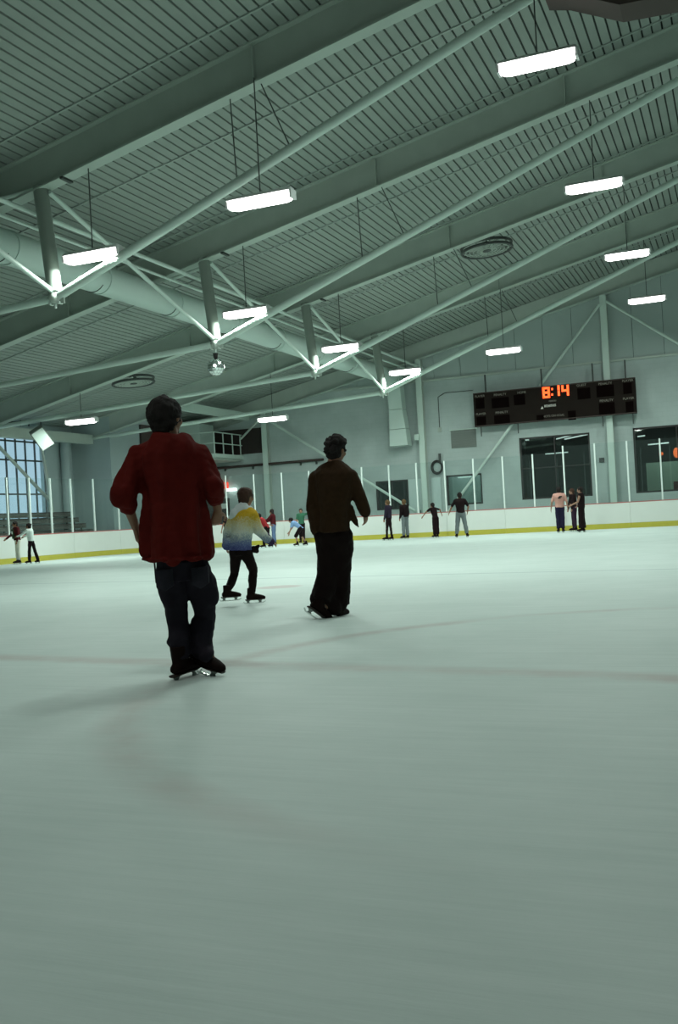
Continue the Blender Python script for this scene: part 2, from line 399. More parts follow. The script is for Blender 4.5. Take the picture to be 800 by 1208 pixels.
lob.box((XL - .2, YW + .3, 0), (XL, YW + 4.8, 5)); lob.box((XR, YW + .3, 0), (XR + .2, YW + 4.8, 5)); lob.box((-9.6, YW + .3, 0), (-9.4, YW + 4.6, 4.4)); lob.box((-5.0, YW + .9, 0), (-4.85, YW + 4.6, 4.4))
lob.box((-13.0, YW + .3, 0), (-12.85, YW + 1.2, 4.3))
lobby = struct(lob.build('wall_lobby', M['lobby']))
struct(MB().box((-13.0, YW + .75, 0), (-9.7, YW + .85, 4.2)).build('wall_lobby_partition', M['pale_door']))
struct(MB().box((-3.7, YW + 1.8, 0), (-1.9, YW + 1.9, 2.62)).build('wall_lobby_pale', M['lobby_pale']))
def strip_lamp(a, b, w, label):
    o = MB().bar(a, b, w, .05).build('ceiling_light', M['room_lamp']); tag(o, label, 'light', 'lobby lights behind the end windows')
strip_lamp((-7.3, YW + 1.0, 3.9), (-6.2, YW + 1.4, 4.12), .1, 'bright strip light behind the right part of the large middle end window')
strip_lamp((-6.9, YW + .9, 3.86), (-5.9, YW + 2.6, 4.14), .1, 'slanting strip light in the upper right corner of the middle end window')
strip_lamp((-8.6, YW + .8, 3.95), (-8.45, YW + .8, 3.95), .08, 'tiny bright light in the upper left corner of the middle end window')
strip_lamp((-8.2, YW + 3.2, 3.4), (-7.2, YW + 3.4, 3.42), .08, 'short pale strip light deep behind the middle of the end window')
strip_lamp((-3.6, YW + 2.2, 3.42), (-2.75, YW + 2.2, 3.44), .09, 'short strip light above the pale partition in the rightmost window')
strip_lamp((-11.6, YW + .4, 2.50), (-11.0, YW + .4, 2.50), .08, 'pale strip light behind the small lit end window under the louvre')  # added glowing bar stands for a bright reflection in this window
def room_light(loc, w, sx, rot=(0, 0, 0)):
    ld = bpy.data.lights.new('room_light', 'AREA'); ld.shape = 'RECTANGLE'; ld.size = sx; ld.size_y = .15; ld.energy = w; ld.color = (.85, 1, .97)
    o = bpy.data.objects.new('room_light', ld); COL.objects.link(o); o.location = loc; o.rotation_euler = rot
room_light((-11.3, YW + .45, 3.2), 9, 1.2); room_light((-2.8, YW + 1.1, 4.2), 26, 1.0)
strip_lamp((-3.9, YW + .9, 3.72), (-3.6, YW + .9, 3.74), .07, 'small light in the top left corner of the rightmost end window')
osg = MB().ball((-2.45, YW + 2.0, 2.98), .13, .04, .22).build('orange_sign', M['orange_sign']); tag(osg, 'glowing orange sign seen through the rightmost end window', 'sign')
osg2 = MB().ball((-3.1, YW + 2.4, 3.0), .09, .03, .08).build('orange_sign', M['orange_sign']); tag(osg2, 'smaller orange sign just left of the window post in the rightmost window', 'sign')
red_chair = thing('lobby_armchair', (-2.2, YW + 1.1, 0), 'dark red armchair seen low in the rightmost end window', 'chair')
M['red_seat'] = mat('dark_red_fabric', (.16, .02, .02), .8)
MB().box((-2.6, YW + .8, .35), (-1.9, YW + 1.35, .62)).build('seat', M['red_seat'], red_chair)
MB().box((-2.6, YW + 1.25, .62), (-1.9, YW + 1.42, 1.75)).build('backrest', M['red_seat'], red_chair)
for a in (-2.56, -1.98):
    for b in (.84, 1.32): MB().box((a, YW + b, 0), (a + .05, YW + b + .05, .36)).build('leg', M['frame_dark'], red_chair)

# doors
dr = struct(MB().box((-24.55, YW - .06, 0), (-22.9, YW - .005, 2.25)).build('door_1', M['mat_dark_door']))
MB().box((-23.35, YW - .075, 1.75), (-23.05, YW - .061, 2.0)).build('notice', M['paper'], dr)
MB().box((-23.75, YW - .10, 1.0), (-23.68, YW - .061, 1.25)).build('door_handle', M['post_alu'], dr)
for k, (a, b) in enumerate(((-13.78, -13.2), (-12.72, -12.3))):
    d_ = struct(MB().box((a, YW - .05, 0), (b, YW - .005, 2.55)).build('door_%d' % (k + 2), M['pale_door']))
    MB().box((b - .1, YW - .08, 1.0), (b - .06, YW - .051, 1.15)).build('door_handle', M['dark_steel'], d_)

# columns on the end wall and the gable bracing
colm = []
for i, (cx, who) in enumerate(((-20.7, 'behind the child in the tie-dye hoodie'), (-12.97, 'right of the white drop duct'), (-4.87, 'passing behind the right part of the scoreboard'))):
    t = thing('steel_column', (cx, YW - .2, 0), 'grey steel column on the end wall, ' + who, 'column', 'columns of the end wall')
    zt_ = raf(cx)
    MB().box((cx - .13, YW - .34, 0), (cx + .13, YW - .31, zt_)).build('flange', M['steel_light'], t)
    MB().box((cx - .13, YW - .05, 0), (cx + .13, YW - .02, zt_)).build('flange', M['steel'], t)
    MB().box((cx - .012, YW - .31, 0), (cx + .012, YW - .05, zt_)).build('web', M['steel'], t)
def brace(a, b, label, r=.06, m='steel_light', nm='brace', grp='diagonal braces of the end wall', cat='brace'):
    o = MB().tube(a, b, r).build(nm, M[m], smooth=True); tag(o, label, cat, grp); return o
yb_ = YW - .45
brace((-5.0, YW - .42, 9.2), (-11.9, YW - .42, 1.0), 'long pale brace falling left from the right column behind the scoreboard')
brace((-4.72, YW - .42, 9.3), (-.8, YW - .42, 6.3), 'brace falling right from the top of the right column')
brace((-20.6, YW - .42, 5.9), (-13.4, YW - .42, 1.1), 'pale brace falling from the lamp to the small dark end window')
brace((-20.8, YW - .42, 5.9), (-21.9, YW - .42, 5.0), 'short brace falling left toward the balcony', .05, 'steel')

# ================================================================ ROOF FRAMES
NB = 5.70
frame_lab = ['roof frame overhead, nearest to the camera and mostly out of view', 'nearest visible roof frame, crossing the upper left with its pale flange',
             'second roof frame, whose post carries the mirror ball', 'third roof frame, its post just above the curly-haired skater',
             'fourth roof frame, last one standing clear of the end wall']
tops = []; bots = []
for i in range(-1, 4):
    Y = Y1 + L * i
    t = thing('roof_frame', (PXR, Y, 0), frame_lab[i + 1], 'roof frame', 'trussed roof frames')
    xl, xr = XL + .3, XR - .1
    MB().bar((xl, Y, raf(xl) + .02), (xr, Y, raf(xr) + .02), .30, .035).build('flange', M['flange'], t)
    MB().bar((xl, Y, raf(xl) + .76), (xr, Y, raf(xr) + .76), .30, .03).build('flange', M['steel'], t)
    wb = MB(); wb.bar((xl, Y, raf(xl) + .39), (xr, Y, raf(xr) + .39), .02, .72)
    wb.build('web', M['steel'], t)
    for sx in (-22, -17, -7.8, -3.2, 1.4):
        MB().box((sx - .012, Y - .13, raf(sx) + .06), (sx + .012, Y + .13, raf(sx) + .72)).build('stiffener', M['steel'], t)
    MB().box((-12.12, Y - .165, raf(-12.12) - .03), (-12.04, Y + .165, raf(-12.04) + .0)).build('splice_plate', M['dark_steel'], t)
    top, bot = Vector((-12.72, Y, raf(-12.7) + .1)), Vector((-12.5, Y, NB + .12))
    MB().tube(top, bot, .15, n=18).build('post', M['post_paint'], t, smooth=True)
    nd = MB(); nd.ball((-12.5, Y, NB + .02), .14); nd.box((-12.64, Y - .02, NB - .12), (-12.28, Y + .02, NB + .16)); nd.build('node_plate', M['steel'], t, smooth=True)
    bl = MB()
    for q in (-.11, .11): bl.tube((-12.5 + q, Y - .06, NB - .1), (-12.5 + q, Y + .06, NB - .1), .03, n=8)
    bl.tube((-12.5, Y, NB - .12), (-12.5, Y, NB - .2), .025, n=8); bl.build('bolt', M['post_alu'], t)
    if i >= 0: MB().tube((-12.42, Y, NB + .03), (.2, Y, NB + .05 + 12.62 * .372), .09, n=16).build('tie_tube', M['steel_light'], t, smooth=True)
    MB().tube((-12.58, Y, NB), (-26.0, Y, 5.02 if i != 99 else 5), .08, n=16).build('tie_tube', M['steel_light'], t, smooth=True)
    for hx, hx2 in ((-8.3, -8.35), (-7.2, -7.7)):
        MB().tube((hx, Y, NB + .1 + (hx + 12.42) * .372), (hx2, Y, raf(hx2)), .012, n=6).build('hanger_rod', M['dark_steel'], t)
    tops.append(Vector((-12.55, Y + .05, raf(-12.6) - .05))); bots.append(Vector((-12.5, Y - .05, NB + .12)))
# last rafter against the gable
t = thing('roof_frame', (PXR, YW - .2, 0), 'gable rafter lying along the top of the end wall', 'roof frame', 'trussed roof frames')
MB().bar((XL + .3, YW - .2, raf(XL + .3) + .02), (XR, YW - .2, raf(XR) + .02), .30, .035).build('flange', M['flange'], t)
MB().bar((XL + .3, YW - .2, raf(XL + .3) + .39), (XR, YW - .2, raf(XR) + .39), .02, .72).build('web', M['steel'], t)
tops.append(Vector((-12.9, YW - .3, raf(-12.9)))); bots.append(Vector((-12.97, YW - .35, 5.6)))
for i in range(4):
    a = tops[i]; b = bots[i + 1]
    brace(a, b, ['slanting rod at the left edge ending at the first post foot', 'slanting rod from the first post head to the second post foot, behind the left lamp',
                 'slanting rod from the second post head to the third post foot', 'slanting rod from the third post head to the fourth post foot'][i], .05, nm='brace_rod', grp='rods between the roof posts', cat='rod')
for px_, pz, r_, lab in ((-12.95, 7.5, .05, 'long straight pipe running beside the heads of the roof posts'), (-13.3, 7.36, .035, 'thinner pipe running parallel between the upper pipe and the big duct')):
    o = MB().tube((px_, 4, pz), (px_, YW - .05, pz), r_).build('pipe', M['steel_light'], smooth=True); tag(o, lab, 'pipe', 'pipes along the roof posts')
for (a, b, lab) in (((-12.8, Y1, 7.95), (-17.0, Y1 - 1.4, 7.1), 'thin strut leaving the first post head leftward out of the picture'),
                    ((-12.8, Y1 + L, 7.75), (-13.55, Y1 + L - .4, 7.45), 'thin strut from the second post head down across the duct')):
    brace(a, b, lab, .045, nm='strut', grp='thin struts at the post heads', cat='strut')
# longitudinal beams
b1 = MB().box((-26.15, 10, 4.78), (-25.85, 38.0, 5.18)).build('eave_beam', M['steel']); tag(b1, 'heavy grey beam running above the tall left window', 'beam')
b2 = MB().box((-21.6, 36.05, 5.85), (-21.4, YW - .36, 6.2)).build('short_beam', M['steel_light']); tag(b2, 'pale beam high above the balcony behind the man in red', 'beam')

# big round duct with bands and the drop at the end wall
dt = thing('round_duct', (-13.9, 20, 7.0), 'big pale round duct hung along the roof left of the posts', 'duct')
DX, DZ, DR = -14.0, 7.05, .36
MB().tube((DX, 4, DZ), (DX, YW - 1.1, DZ), DR, n=32).build('duct_body', M['duct'], dt, smooth=True)
for k in range(12):
    y = 7 + 3.275 * k
    if y < YW - 1: MB().tube((DX, y - .03, DZ), (DX, y + .03, DZ), DR + .02, n=32).build('duct_band', M['duct'], dt, smooth=True)
for k in range(10):
    y = 10 + 3.275 * k
    a = [(DX + .36 * math.sin(q), y, DZ - .37 * math.cos(q)) for q in [-.9 + .3 * j for j in range(7)]]
    MB().path(a, .012, 6).build('hanging_cable', M['dark_steel'], dt)
dd = thing('drop_duct', (-13.8, YW - .6, 4.03), 'white boxy drop duct with flared mouth on the end wall', 'duct')
m_ = MB()
def rect_ring(mb, rings):
    vs = []; 
    for (xa, xb, ya_, yb2, z) in rings: vs += [(xa, ya_, z), (xb, ya_, z), (xb, yb2, z), (xa, yb2, z)]
    fs = [(i * 4 + k, i * 4 + (k + 1) % 4, i * 4 + 4 + (k + 1) % 4, i * 4 + 4 + k) for i in range(len(rings) - 1) for k in range(4)]
    fs += [(3, 2, 1, 0), tuple(len(vs) - 4 + k for k in range(4))]
    return mb.add(vs, fs)
rect_ring(m_, [(-14.25, -13.42, YW - 1.0, YW - .35, 4.03), (-14.22, -13.47, YW - 1.0, YW - .4, 4.75)]).build('duct_mouth', M['duct'], dd)
rect_ring(MB(), [(-14.22, -13.47, YW - 1.0, YW - .4, 4.77), (-14.18, -13.58, YW - 1.0, YW - .42, 5.63)]).build('duct_section', M['duct'], dd)
rect_ring(MB(), [(-14.18, -13.58, YW - 1.0, YW - .42, 5.65), (-14.3, -13.65, YW - 1.05, YW - .42, 7.4)]).build('duct_section', M['duct'], dd)

# dark air handler near the ridge, top right of the view
ah = thing('air_heater', (-1.3, 16.0, 9.5), 'dark brown boxy unit hanging under the roof at the top right corner', 'heater')
q0 = on_y(647, 9, 16.0); q1 = on_y(672, 9, 16.0); q2 = on_y(735, 23, 16.0); q3 = on_y(800, 22, 16.0)
m_ = MB(); prof = [(q0.x, q0.z + .6), (q0.x, q0.z), (q1.x, q1.z), (q2.x, q2.z), (q3.x + .9, q3.z + .1), (q3.x + .9, q3.z + 1.0)]
n_ = len(prof); m_.add([(a, 15.5, b) for a, b in prof] + [(a, 16.1, b) for a, b in prof], [tuple(range(n_)), tuple(range(2 * n_ - 1, n_ - 1, -1))] + [(k, n_ + k, n_ + (k + 1) % n_, (k + 1) % n_) for k in range(n_)])
m_.build('casing', M['rust'], ah)
for xx in (q0.x + .5, q3.x + .4): MB().tube((xx, 15.8, q0.z + .5), (xx, 15.8, deck(xx)), .02, n=6).build('hanger_rod', M['dark_steel'], ah)

# ================================================================ LAMPS
def lamp(x, y, z, label, rz=0.0, power=1.0, long=1.25):
    t = thing('ceiling_lamp', (x, y, z), label, 'lamp', 'long bright roof lamps')
    h = MB(); a = long / 2; w = .16; g = .07
    prof = [(-w, .03), (w, .03), (g, .11), (-g, .11)]
    vs = [(-a, py, pz + .03) for py, pz in prof] + [(a, py, pz + .03) for py, pz in prof]
    h.add(vs, [(0, 1, 2, 3), (7, 6, 5, 4), (1, 5, 6, 2), (2, 6, 7, 3), (3, 7, 4, 0), (0, 4, 5, 1)])
    h.build('housing', M['lamp_house'], t, local=True)
    d = MB()
    rg = []
    for q in (-1, -.96, -.8, .8, .96, 1):
        k = 1 if abs(q) < .9 else (.8 if abs(q) < .99 else .45)
        rg.append(((q * (a - .03), 0, -.02), (0, w * 1.0 * k, 0), (0, 0, .078 * k)))
    d.rings(rg, 16).build('diffuser', M['lamp_glow'], t, local=True, smooth=True)
    for s in (-1, 1): MB().box((s * (a + .01) - .02, -w * .7, -.06), (s * (a + .01) + .02, w * .7, .10)).build('end_cap', M['lamp_house'], t, local=True)
    MB().tube((0, 0, .13), (0, 0, raf(x) - z + (.0)), .012, n=6).build('hanger_rod', M['dark_steel'], t, local=True)
    ld = bpy.data.lights.new('lamp_light', 'AREA'); ld.shape = 'RECTANGLE'; ld.size = long * .95; ld.size_y = .26
    ld.energy = LAMP_POWER * power; ld.color = LAMP_COLOR
    lo = bpy.data.objects.new('lamp_light', ld); COL.objects.link(lo); lo.parent = t; lo.location = (0, 0, -.13)
    t.rotation_euler = (0, 0, rz)
    return t
AX = -11.55
labs = ['lamp glowing beside the first roof post at the far left', 'lamp beside the second roof post above the mirror ball', 'lamp beside the third roof post', 'smallest of the four lamps along the roof posts, nearest the end wall']
for i in range(4): lamp(AX, Y1 + L * i, 6.40, labs[i])
labs = ['largest lamp, at the top right of the picture', 'second lamp down on the right side', 'third lamp down on the right side', 'lowest of the four right-hand lamps, before the upper end wall']
for i, (yy_, zz) in enumerate(((16.3, 8.2), (23.0, 8.13), (30.05, 8.16), (36.4, 8.02))): lamp(-2.69, yy_, zz, labs[i])
lamp(-7.7, 16.1, 6.75, 'lamp left of the picture centre under the long slanting tube')
lamp(-7.7, 35.8, 6.72, 'lamp floating before the end wall above the scoreboard')
lamp(-17.2, 36.0, 5.1, 'lamp under the lowest left tube between the man in red and the curly-haired man')
lamp(-21.6, 29.45, 4.93, 'lamp at the far left beside the white speaker box')
for (x_, y_, z_, lb, pw) in ((-2.69, 9.7, 8.2, 'lamp above the picture, next in the right-hand row', .55), (-2.69, 3.2, 8.2, 'lamp overhead in the right-hand row, out of the picture', .40), (-7.7, 2.4, 6.8, 'lamp out of the picture, overhead left of the camera', .25)): lamp(x_, y_, z_, lb, power=pw)  # lamps added out of view to light the ice near the camera

# ================================================================ FANS, BALL, SPEAKER
def fan(x, y, d, label):
    z = deck(x) - .62
    t = thing('ceiling_fan', (x, y, z), label, 'fan', 'caged roof fans'); n = Vector((-.08, 0, 1)).normalized(); ux = n.cross(Vector((0, 1, 0))).normalized() * -1; uy = Vector((0, 1, 0))
    def ring(r, rr, dz):
        m = MB(); K = 36
        pts = [ux * r * math.cos(2 * PI * k / K) + uy * r * math.sin(2 * PI * k / K) + n * dz for k in range(K + 1)]
        return m.path(pts, rr, 6)
    ring(d / 2, .045, .07).build('guard_ring', M['dark_steel'], t, local=True, smooth=True)
    ring(d / 2, .045, -.07).build('guard_ring', M['dark_steel'], t, local=True, smooth=True)
    for q in (.25, .4, .55, .7, .85): ring(d / 2 * q, .012, -.08).build('guard_wire', M['steel'], t, local=True)
    g = MB()
    for k in range(24):
        v = ux * math.cos(PI * k / 12) + uy * math.sin(PI * k / 12); g.tube(v * .1 - n * .08, v * d / 2 - n * .07, .007, n=5)
    g.build('guard_wire', M['steel'], t, local=True)
    MB().tube(n * -.1, n * .18, .13, n=16).build('motor', M['dark_steel'], t, local=True, smooth=True)
    for k in range(4):
        v = ux * math.cos(PI / 2 * k + .4) + uy * math.sin(PI / 2 * k + .4); w = n.cross(v)
        a = v * .1; b = v * d * .46
        MB().add([a - w * .05 - n * .02, a + w * .05 + n * .02, b + w * .12 + n * .035, b - w * .12 - n * .035, a - w * .05 - n * .01, a + w * .05 + n * .03, b + w * .12 + n * .045, b - w * .12 - n * .025],
                 [(0, 1, 2, 3), (7, 6, 5, 4), (0, 4, 5, 1), (1, 5, 6, 2), (2, 6, 7, 3), (3, 7, 4, 0)]).build('blade', M['steel'], t, local=True)
    MB().tube((0, 0, .12), (0, 0, .62), .025, n=8).build('hanger_rod', M['dark_steel'], t, local=True)
fan(-7.05, 31.1, 1.58, 'round caged fan under the roof left of the third right-hand lamp')
fan(-20.3, 30.9, 1.5, 'round caged fan under the low roof above the head of the man in red')

mb_ = thing('mirror_ball', (-12.52, Y1 + L, 5.11), 'round mirror ball hanging from the foot of the second roof post', 'mirror ball')
b_ = MB(); R_ = .23
for i in range(9):
    t0 = -PI / 2 + PI * i / 9 + .02; t1 = -PI / 2 + PI * (i + 1) / 9 - .02; nn = max(4, int(18 * math.cos((t0 + t1) / 2)))
    for k in range(nn):
        p0 = 2 * PI * k / nn + .02; p1 = 2 * PI * (k + 1) / nn - .02; j = R_ * (1 + random.uniform(-.01, .02))
        b_.add([(j * math.cos(a) * math.cos(p), j * math.cos(a) * math.sin(p), j * math.sin(a)) for a, p in ((t0, p0), (t0, p1), (t1, p1), (t1, p0))], [(0, 1, 2, 3)])
b_.build('mirror_tiles', M['mirror'], mb_, local=True)
MB().ball((0, 0, 0), .222).build('core', M['dark_steel'], mb_, local=True, smooth=True)
MB().tube((0, 0, .22), (0, 0, .36), .05, .07, n=10).build('motor', M['black'], mb_, local=True)

sp = thing('hanging_speaker', (-23.4, 29.48, 4.5), 'pale speaker box hanging tilted before the tall left window', 'speaker')
S = Matrix.Rotation(math.radians(35), 3, 'Z') @ Matrix.Rotation(math.radians(-32), 3, 'Y') @ Matrix.Rotation(math.radians(18), 3, 'X')
def sbox(lo, hi):
    m = MB().box(lo, hi); m.v = [tuple(S @ Vector(v)) for v in m.v]; return m
sbox((-.26, -.28, -.38), (.26, .24, .38)).build('cabinet', M['speaker'], sp, local=True)
sbox((-.23, -.30, -.35), (.23, -.281, .35)).build('grille', M['steel_light'], sp, local=True)
sbox((.261, -.08, -.02), (.272, .08, .14)).build('handle_recess', M['black'], sp, local=True)
MB().tube((0, 0, .3), (0, .0, .58), .02, n=6).build('bracket', M['dark_steel'], sp, local=True)

# ================================================================ SCOREBOARD
sb = thing('scoreboard', (-7.21, YW - .75, 4.66), 'long black scoreboard showing 8:14 in orange digits', 'scoreboard')
SY = YW - .72
SCX = lambda p: on_y(p[0], p[1], SY)
A = on_y(558, 464, SY); B = on_y(749, 445, SY); C_ = on_y(752, 487, SY)
sx0, sx1, sz0, sz1 = A.x, B.x, C_.z, A.z
MB().box((sx0, SY, sz0), (sx1, SY + .22, sz1)).build('casing', M['board_black'], sb)
for a, b, z in ((sx0, sx1, sz1 - .02), (sx0, sx1, sz0 + .02)): MB().box((a, SY - .015, z - .02), (b, SY - .001, z + .02)).build('edge_strip', M['rust'], sb)
def spt(px_, py_): p = on_y(px_, py_, SY); return p
def dwin(pl, pt, pr, pb):
    a = spt(pl, pt); c = spt(pr, pb); MB().box((a.x, SY - .012, c.z), (c.x, SY - .001, a.z)).build('digit_window', M['board_face'], sb)
for q in ((561, 470.5, 572, 481.5), (580, 470, 601, 480), (606, 466, 620, 477), (562.5, 492, 574, 502), (583, 490.5, 602, 500), (681, 458.5, 697, 470),
          (703.5, 455.5, 725, 467), (735, 452, 746, 464), (706.5, 476, 726, 488), (738, 474, 748, 486), (633, 490, 642, 497), (670, 485, 680, 495)):
    dwin(*q)
def ltr(txt, px_, py_, size, m='ink_grey'):
    p = spt(px_, py_); text_part(txt, size, M[m], sb, (p.x - sb.location.x, SY - .006 - sb.location.y, p.z - sb.location.z))
for txt, x_, y_ in (('PLAYER', 566, 467.5), ('PENALTY', 590, 465.5), ('HOME', 615.5, 463), ('PLAYER', 567.5, 488.5), ('PENALTY', 592, 486.5), ('GUEST', 686, 454.5),
                    ('PENALTY', 714, 452.5), ('PLAYER', 740.5, 449), ('PENALTY', 715.5, 472.5), ('PLAYER', 741.5, 470)): ltr(txt, x_, y_, .13)
ltr('PERIOD', 652, 473, .09)
ltr('SHOTS ON GOAL', 652.5, 490.5, .12)
# white wordmark too blurred to read: short upright strokes with a small wedge beside them
p = spt(649, 478.5); wm = MB()
for k in range(6):
    cx_ = p.x - .21 + k * .084
    wm.box((cx_ - .028, SY - .008, p.z - .05), (cx_ - .008, SY - .001, p.z + .05)); wm.box((cx_ + .012, SY - .008, p.z - .05), (cx_ + .032, SY - .001, p.z + .05)); wm.box((cx_ - .028, SY - .008, p.z + (.03 if k % 2 else -.01)), (cx_ + .032, SY - .001, p.z + (.05 if k % 2 else .01)))
p2 = spt(639.5, 481); wm.add([(p2.x - .06, SY - .008, p2.z - .05), (p2.x + .06, SY - .008, p2.z - .05), (p2.x + .02, SY - .008, p2.z + .06), (p2.x - .06, SY - .001, p2.z - .05), (p2.x + .06, SY - .001, p2.z - .05), (p2.x + .02, SY - .001, p2.z + .06)], [(0, 1, 2), (0, 3, 4, 1), (1, 4, 5, 2), (2, 5, 3, 0)])
wm.build('wordmark', M['ink_white'], sb)
SEG = {'8': 'abcdefg', '1': 'bc', '4': 'bcfg'}
def digit(ch, px_, py_, h=.46, w=.30):
    p = spt(px_, py_); g = MB(); t_ = .085
    hx, hz = w / 2, h / 2
    R = {'a': (-hx, hz - t_, hx, hz), 'd': (-hx, -hz, hx, -hz + t_), 'g': (-hx, -t_ / 2, hx, t_ / 2), 'f': (-hx, 0, -hx + t_, hz), 'b': (hx - t_, 0, hx, hz), 'e': (-hx, -hz, -hx + t_, 0), 'c': (hx - t_, -hz, hx, 0)}
    for s_ in SEG[ch]:
        a, b, c, d = R[s_]
        if s_ in 'fbec': b += .01; d -= .01
        g.box((p.x + a, SY - .03, p.z + b), (p.x + c, SY - .002, p.z + d))
    g.build('digit', M['led'], sb)
digit('8', 644.5, 463.2); digit('1', 656.2, 461); digit('4', 667, 460.6)
cl_ = MB()
for y_ in (459, 465.5):
    p = spt(651.6, y_); cl_.box((p.x - .035, SY - .03, p.z - .04), (p.x + .035, SY - .002, p.z + .04))
cl_.build('colon', M['led'], sb)
for xx in (-9.9, -7.5, -5.4, -4.1):
    MB().box((xx - .03, SY + .06, sz1), (xx + .03, SY + .12, sz1 + .75)).build('hanger', M['dark_steel'], sb)
for xx in (-10.2, -8.6, -5.1, -3.9):
    MB().box((xx - .02, SY + .1, sz0 - .42), (xx + .02, SY + .14, sz0)).build('hanger', M['dark_steel'], sb)
for xx in (-9.9, -5.4):
    MB().box((xx - .03, SY + .22, sz1 - .3), (xx + .03, YW, sz1 - .22)).build('wall_bracket', M['dark_steel'], sb)

# louvre
lv = thing('wall_louvre', (-11.15, YW - .08, 4.15), 'rectangular grey louvre on the end wall below the scoreboard', 'vent')
MB().box((-11.71, YW - .04, 3.78), (-10.58, YW - .001, 4.55)).build('frame', M['louvre'], lv)
for k in range(9): MB().bar((-11.68, YW - .06, 3.83 + k * .078), (-10.61, YW - .06, 3.83 + k * .078), .05, .02).build('slat', M['louvre'], lv)
MB().box((-11.75, YW - .12, 4.56), (-10.5, YW - .001, 4.60)).build('drip_cap', M['steel_light'], lv)

# small things on the end wall
hs = thing('coiled_hose', (-12.35, YW - .1, 3.05), 'dark coiled hose hung on the end wall right of the middle column', 'hose')
m_ = MB(); K = 28
for j, r_ in enumerate((.20, .23, .26)): m_.path([(-12.4 + r_ * math.cos(2 * PI * k / K), YW - .08 - .03 * j, 3.0 + r_ * 1.15 * math.sin(2 * PI * k / K)) for k in range(K + 1)], .025, 7)
m_.build('hose', M['black'], hs, smooth=True); MB().box((-12.3, YW - .14, 3.22), (-12.22, YW - .001, 3.6)).build('hook', M['dark_steel'], hs)
o = MB().box((-5.4, YW - .1, 2.72), (-5.2, YW - .001, 2.9)).build('switch_box', M['dark_steel']); tag(o, 'small dark box on the end wall left of the right column foot', 'box')
cdt = thing('conduit', (-12.2, YW - .05, 4.9), 'thin dark conduit loop on the wall right of the middle column', 'pipe')
MB().path([(-12.2, YW - .03, 4.7), (-12.2, YW - .03, 6.1), (-11.9, YW - .03, 6.25), (-10.6, YW - .03, 6.25)], .015, 6).build('pipe_run', M['dark_steel'], cdt)
MB().box((-12.28, YW - .07, 4.55), (-12.12, YW - .001, 4.75)).build('junction_box', M['steel'], cdt)
bx = MB().box((-13.25, YW - .5, 4.25), (-13.05, YW - .35, 4.5)).build('camera_box', M['steel_light']); tag(bx, 'small pale box with cable beside the middle column', 'box')
pp = thing('wall_pipe', (-22, YW - .1, 3.72), 'dark horizontal pipe low on the end wall below the balcony', 'pipe')
MB().tube((-24.9, YW - .15, 3.72), (-17.8, YW - .15, 3.74), .06).build('pipe_run', M['rust'], pp, smooth=True)
for xx in (-23, -21.5, -19, -18.2): MB().box((xx - .02, YW - .15, 3.55), (xx + .02, YW, 3.68)).build('pipe_clip', M['dark_steel'], pp)
ex = thing('exit_sign', (-23.1, YW - .1, 2.85), 'lit red exit sign over the dark door', 'sign')
MB().box((-23.55, YW - .12, 2.72), (-22.9, YW - .02, 3.02)).build('sign_box', M['exit_red'], ex)
text_part('EXIT', .22, M['ink_white'], ex, (-23.22 - ex.location.x, YW - .128 - ex.location.y, .02))
em = MB().box((-22.95, YW - .22, 2.58), (-22.45, YW - .06, 2.7)).build('emergency_light', M['small_lamp']); tag(em, 'small bright white light just under the exit sign', 'light')
bl_ = MB().box((-22.5, YW + .0 - .06, 5.3), (-22.4, YW - .01, 5.4))

# balcony
bc = thing('balcony', (-23.5, 40.3, 4.2), 'small balcony with pipe railing high in the far left corner', 'balcony')
MB().box((-24.99, 39.8, 4.06), (-22.0, YW - .01, 4.24)).build('platform', M['steel_light'], bc)
MB().box((-24.99, 39.9, 3.98), (-22.15, YW - .01, 4.055)).build('platform_edge', M['steel'], bc)
for z in (4.72, 5.22): MB().tube((-22.05, 39.85, z), (-22.05, YW - .05, z), .025, n=8).build('rail', M['steel_light'], bc)
for z in (4.72, 5.22): MB().tube((-24.95, 39.85, z), (-22.05, 39.85, z), .025, n=8).build('rail', M['steel_light'], bc)
for y in (39.85, 40.7, 41.6, 42.4): MB().tube((-22.05, y, 4.24), (-22.05, y, 5.22), .03, n=8).build('rail_post', M['steel_light'], bc)
for x in (-24.9, -23.5): MB().tube((x, 39.85, 4.24), (x, 39.85, 5.22), .03, n=8).build('rail_post', M['steel_light'], bc)
struct(MB().box((-24.998, 38.3, 4.24), (-24.9, 42.4, 5.7)).build('door_4', M['mat_dark_door']))  # dark slab painted as the shade inside the balcony opening
bx_ = MB().box((-24.3, 40.6, 4.25), (-23.2, 41.9, 5.75)).build('equipment_cabinet', M['duct']); tag(bx_, 'pale boxy cabinet standing on the balcony beside the railing', 'cabinet')
bk = struct(MB().box((-24.9, YW - .05, 4.3), (-21.0, YW - .001, 5.5)).build('trim_2', M['mat_dark_door']))  # dark sheet painted as the shade of the recess behind the balcony
o = MB().box((-24.6, 38.6, 5.55), (-24.2, 38.9, 5.62)).build('small_light', M['small_lamp']); tag(o, 'small bright light on the balcony right of the head of the man in red', 'light')

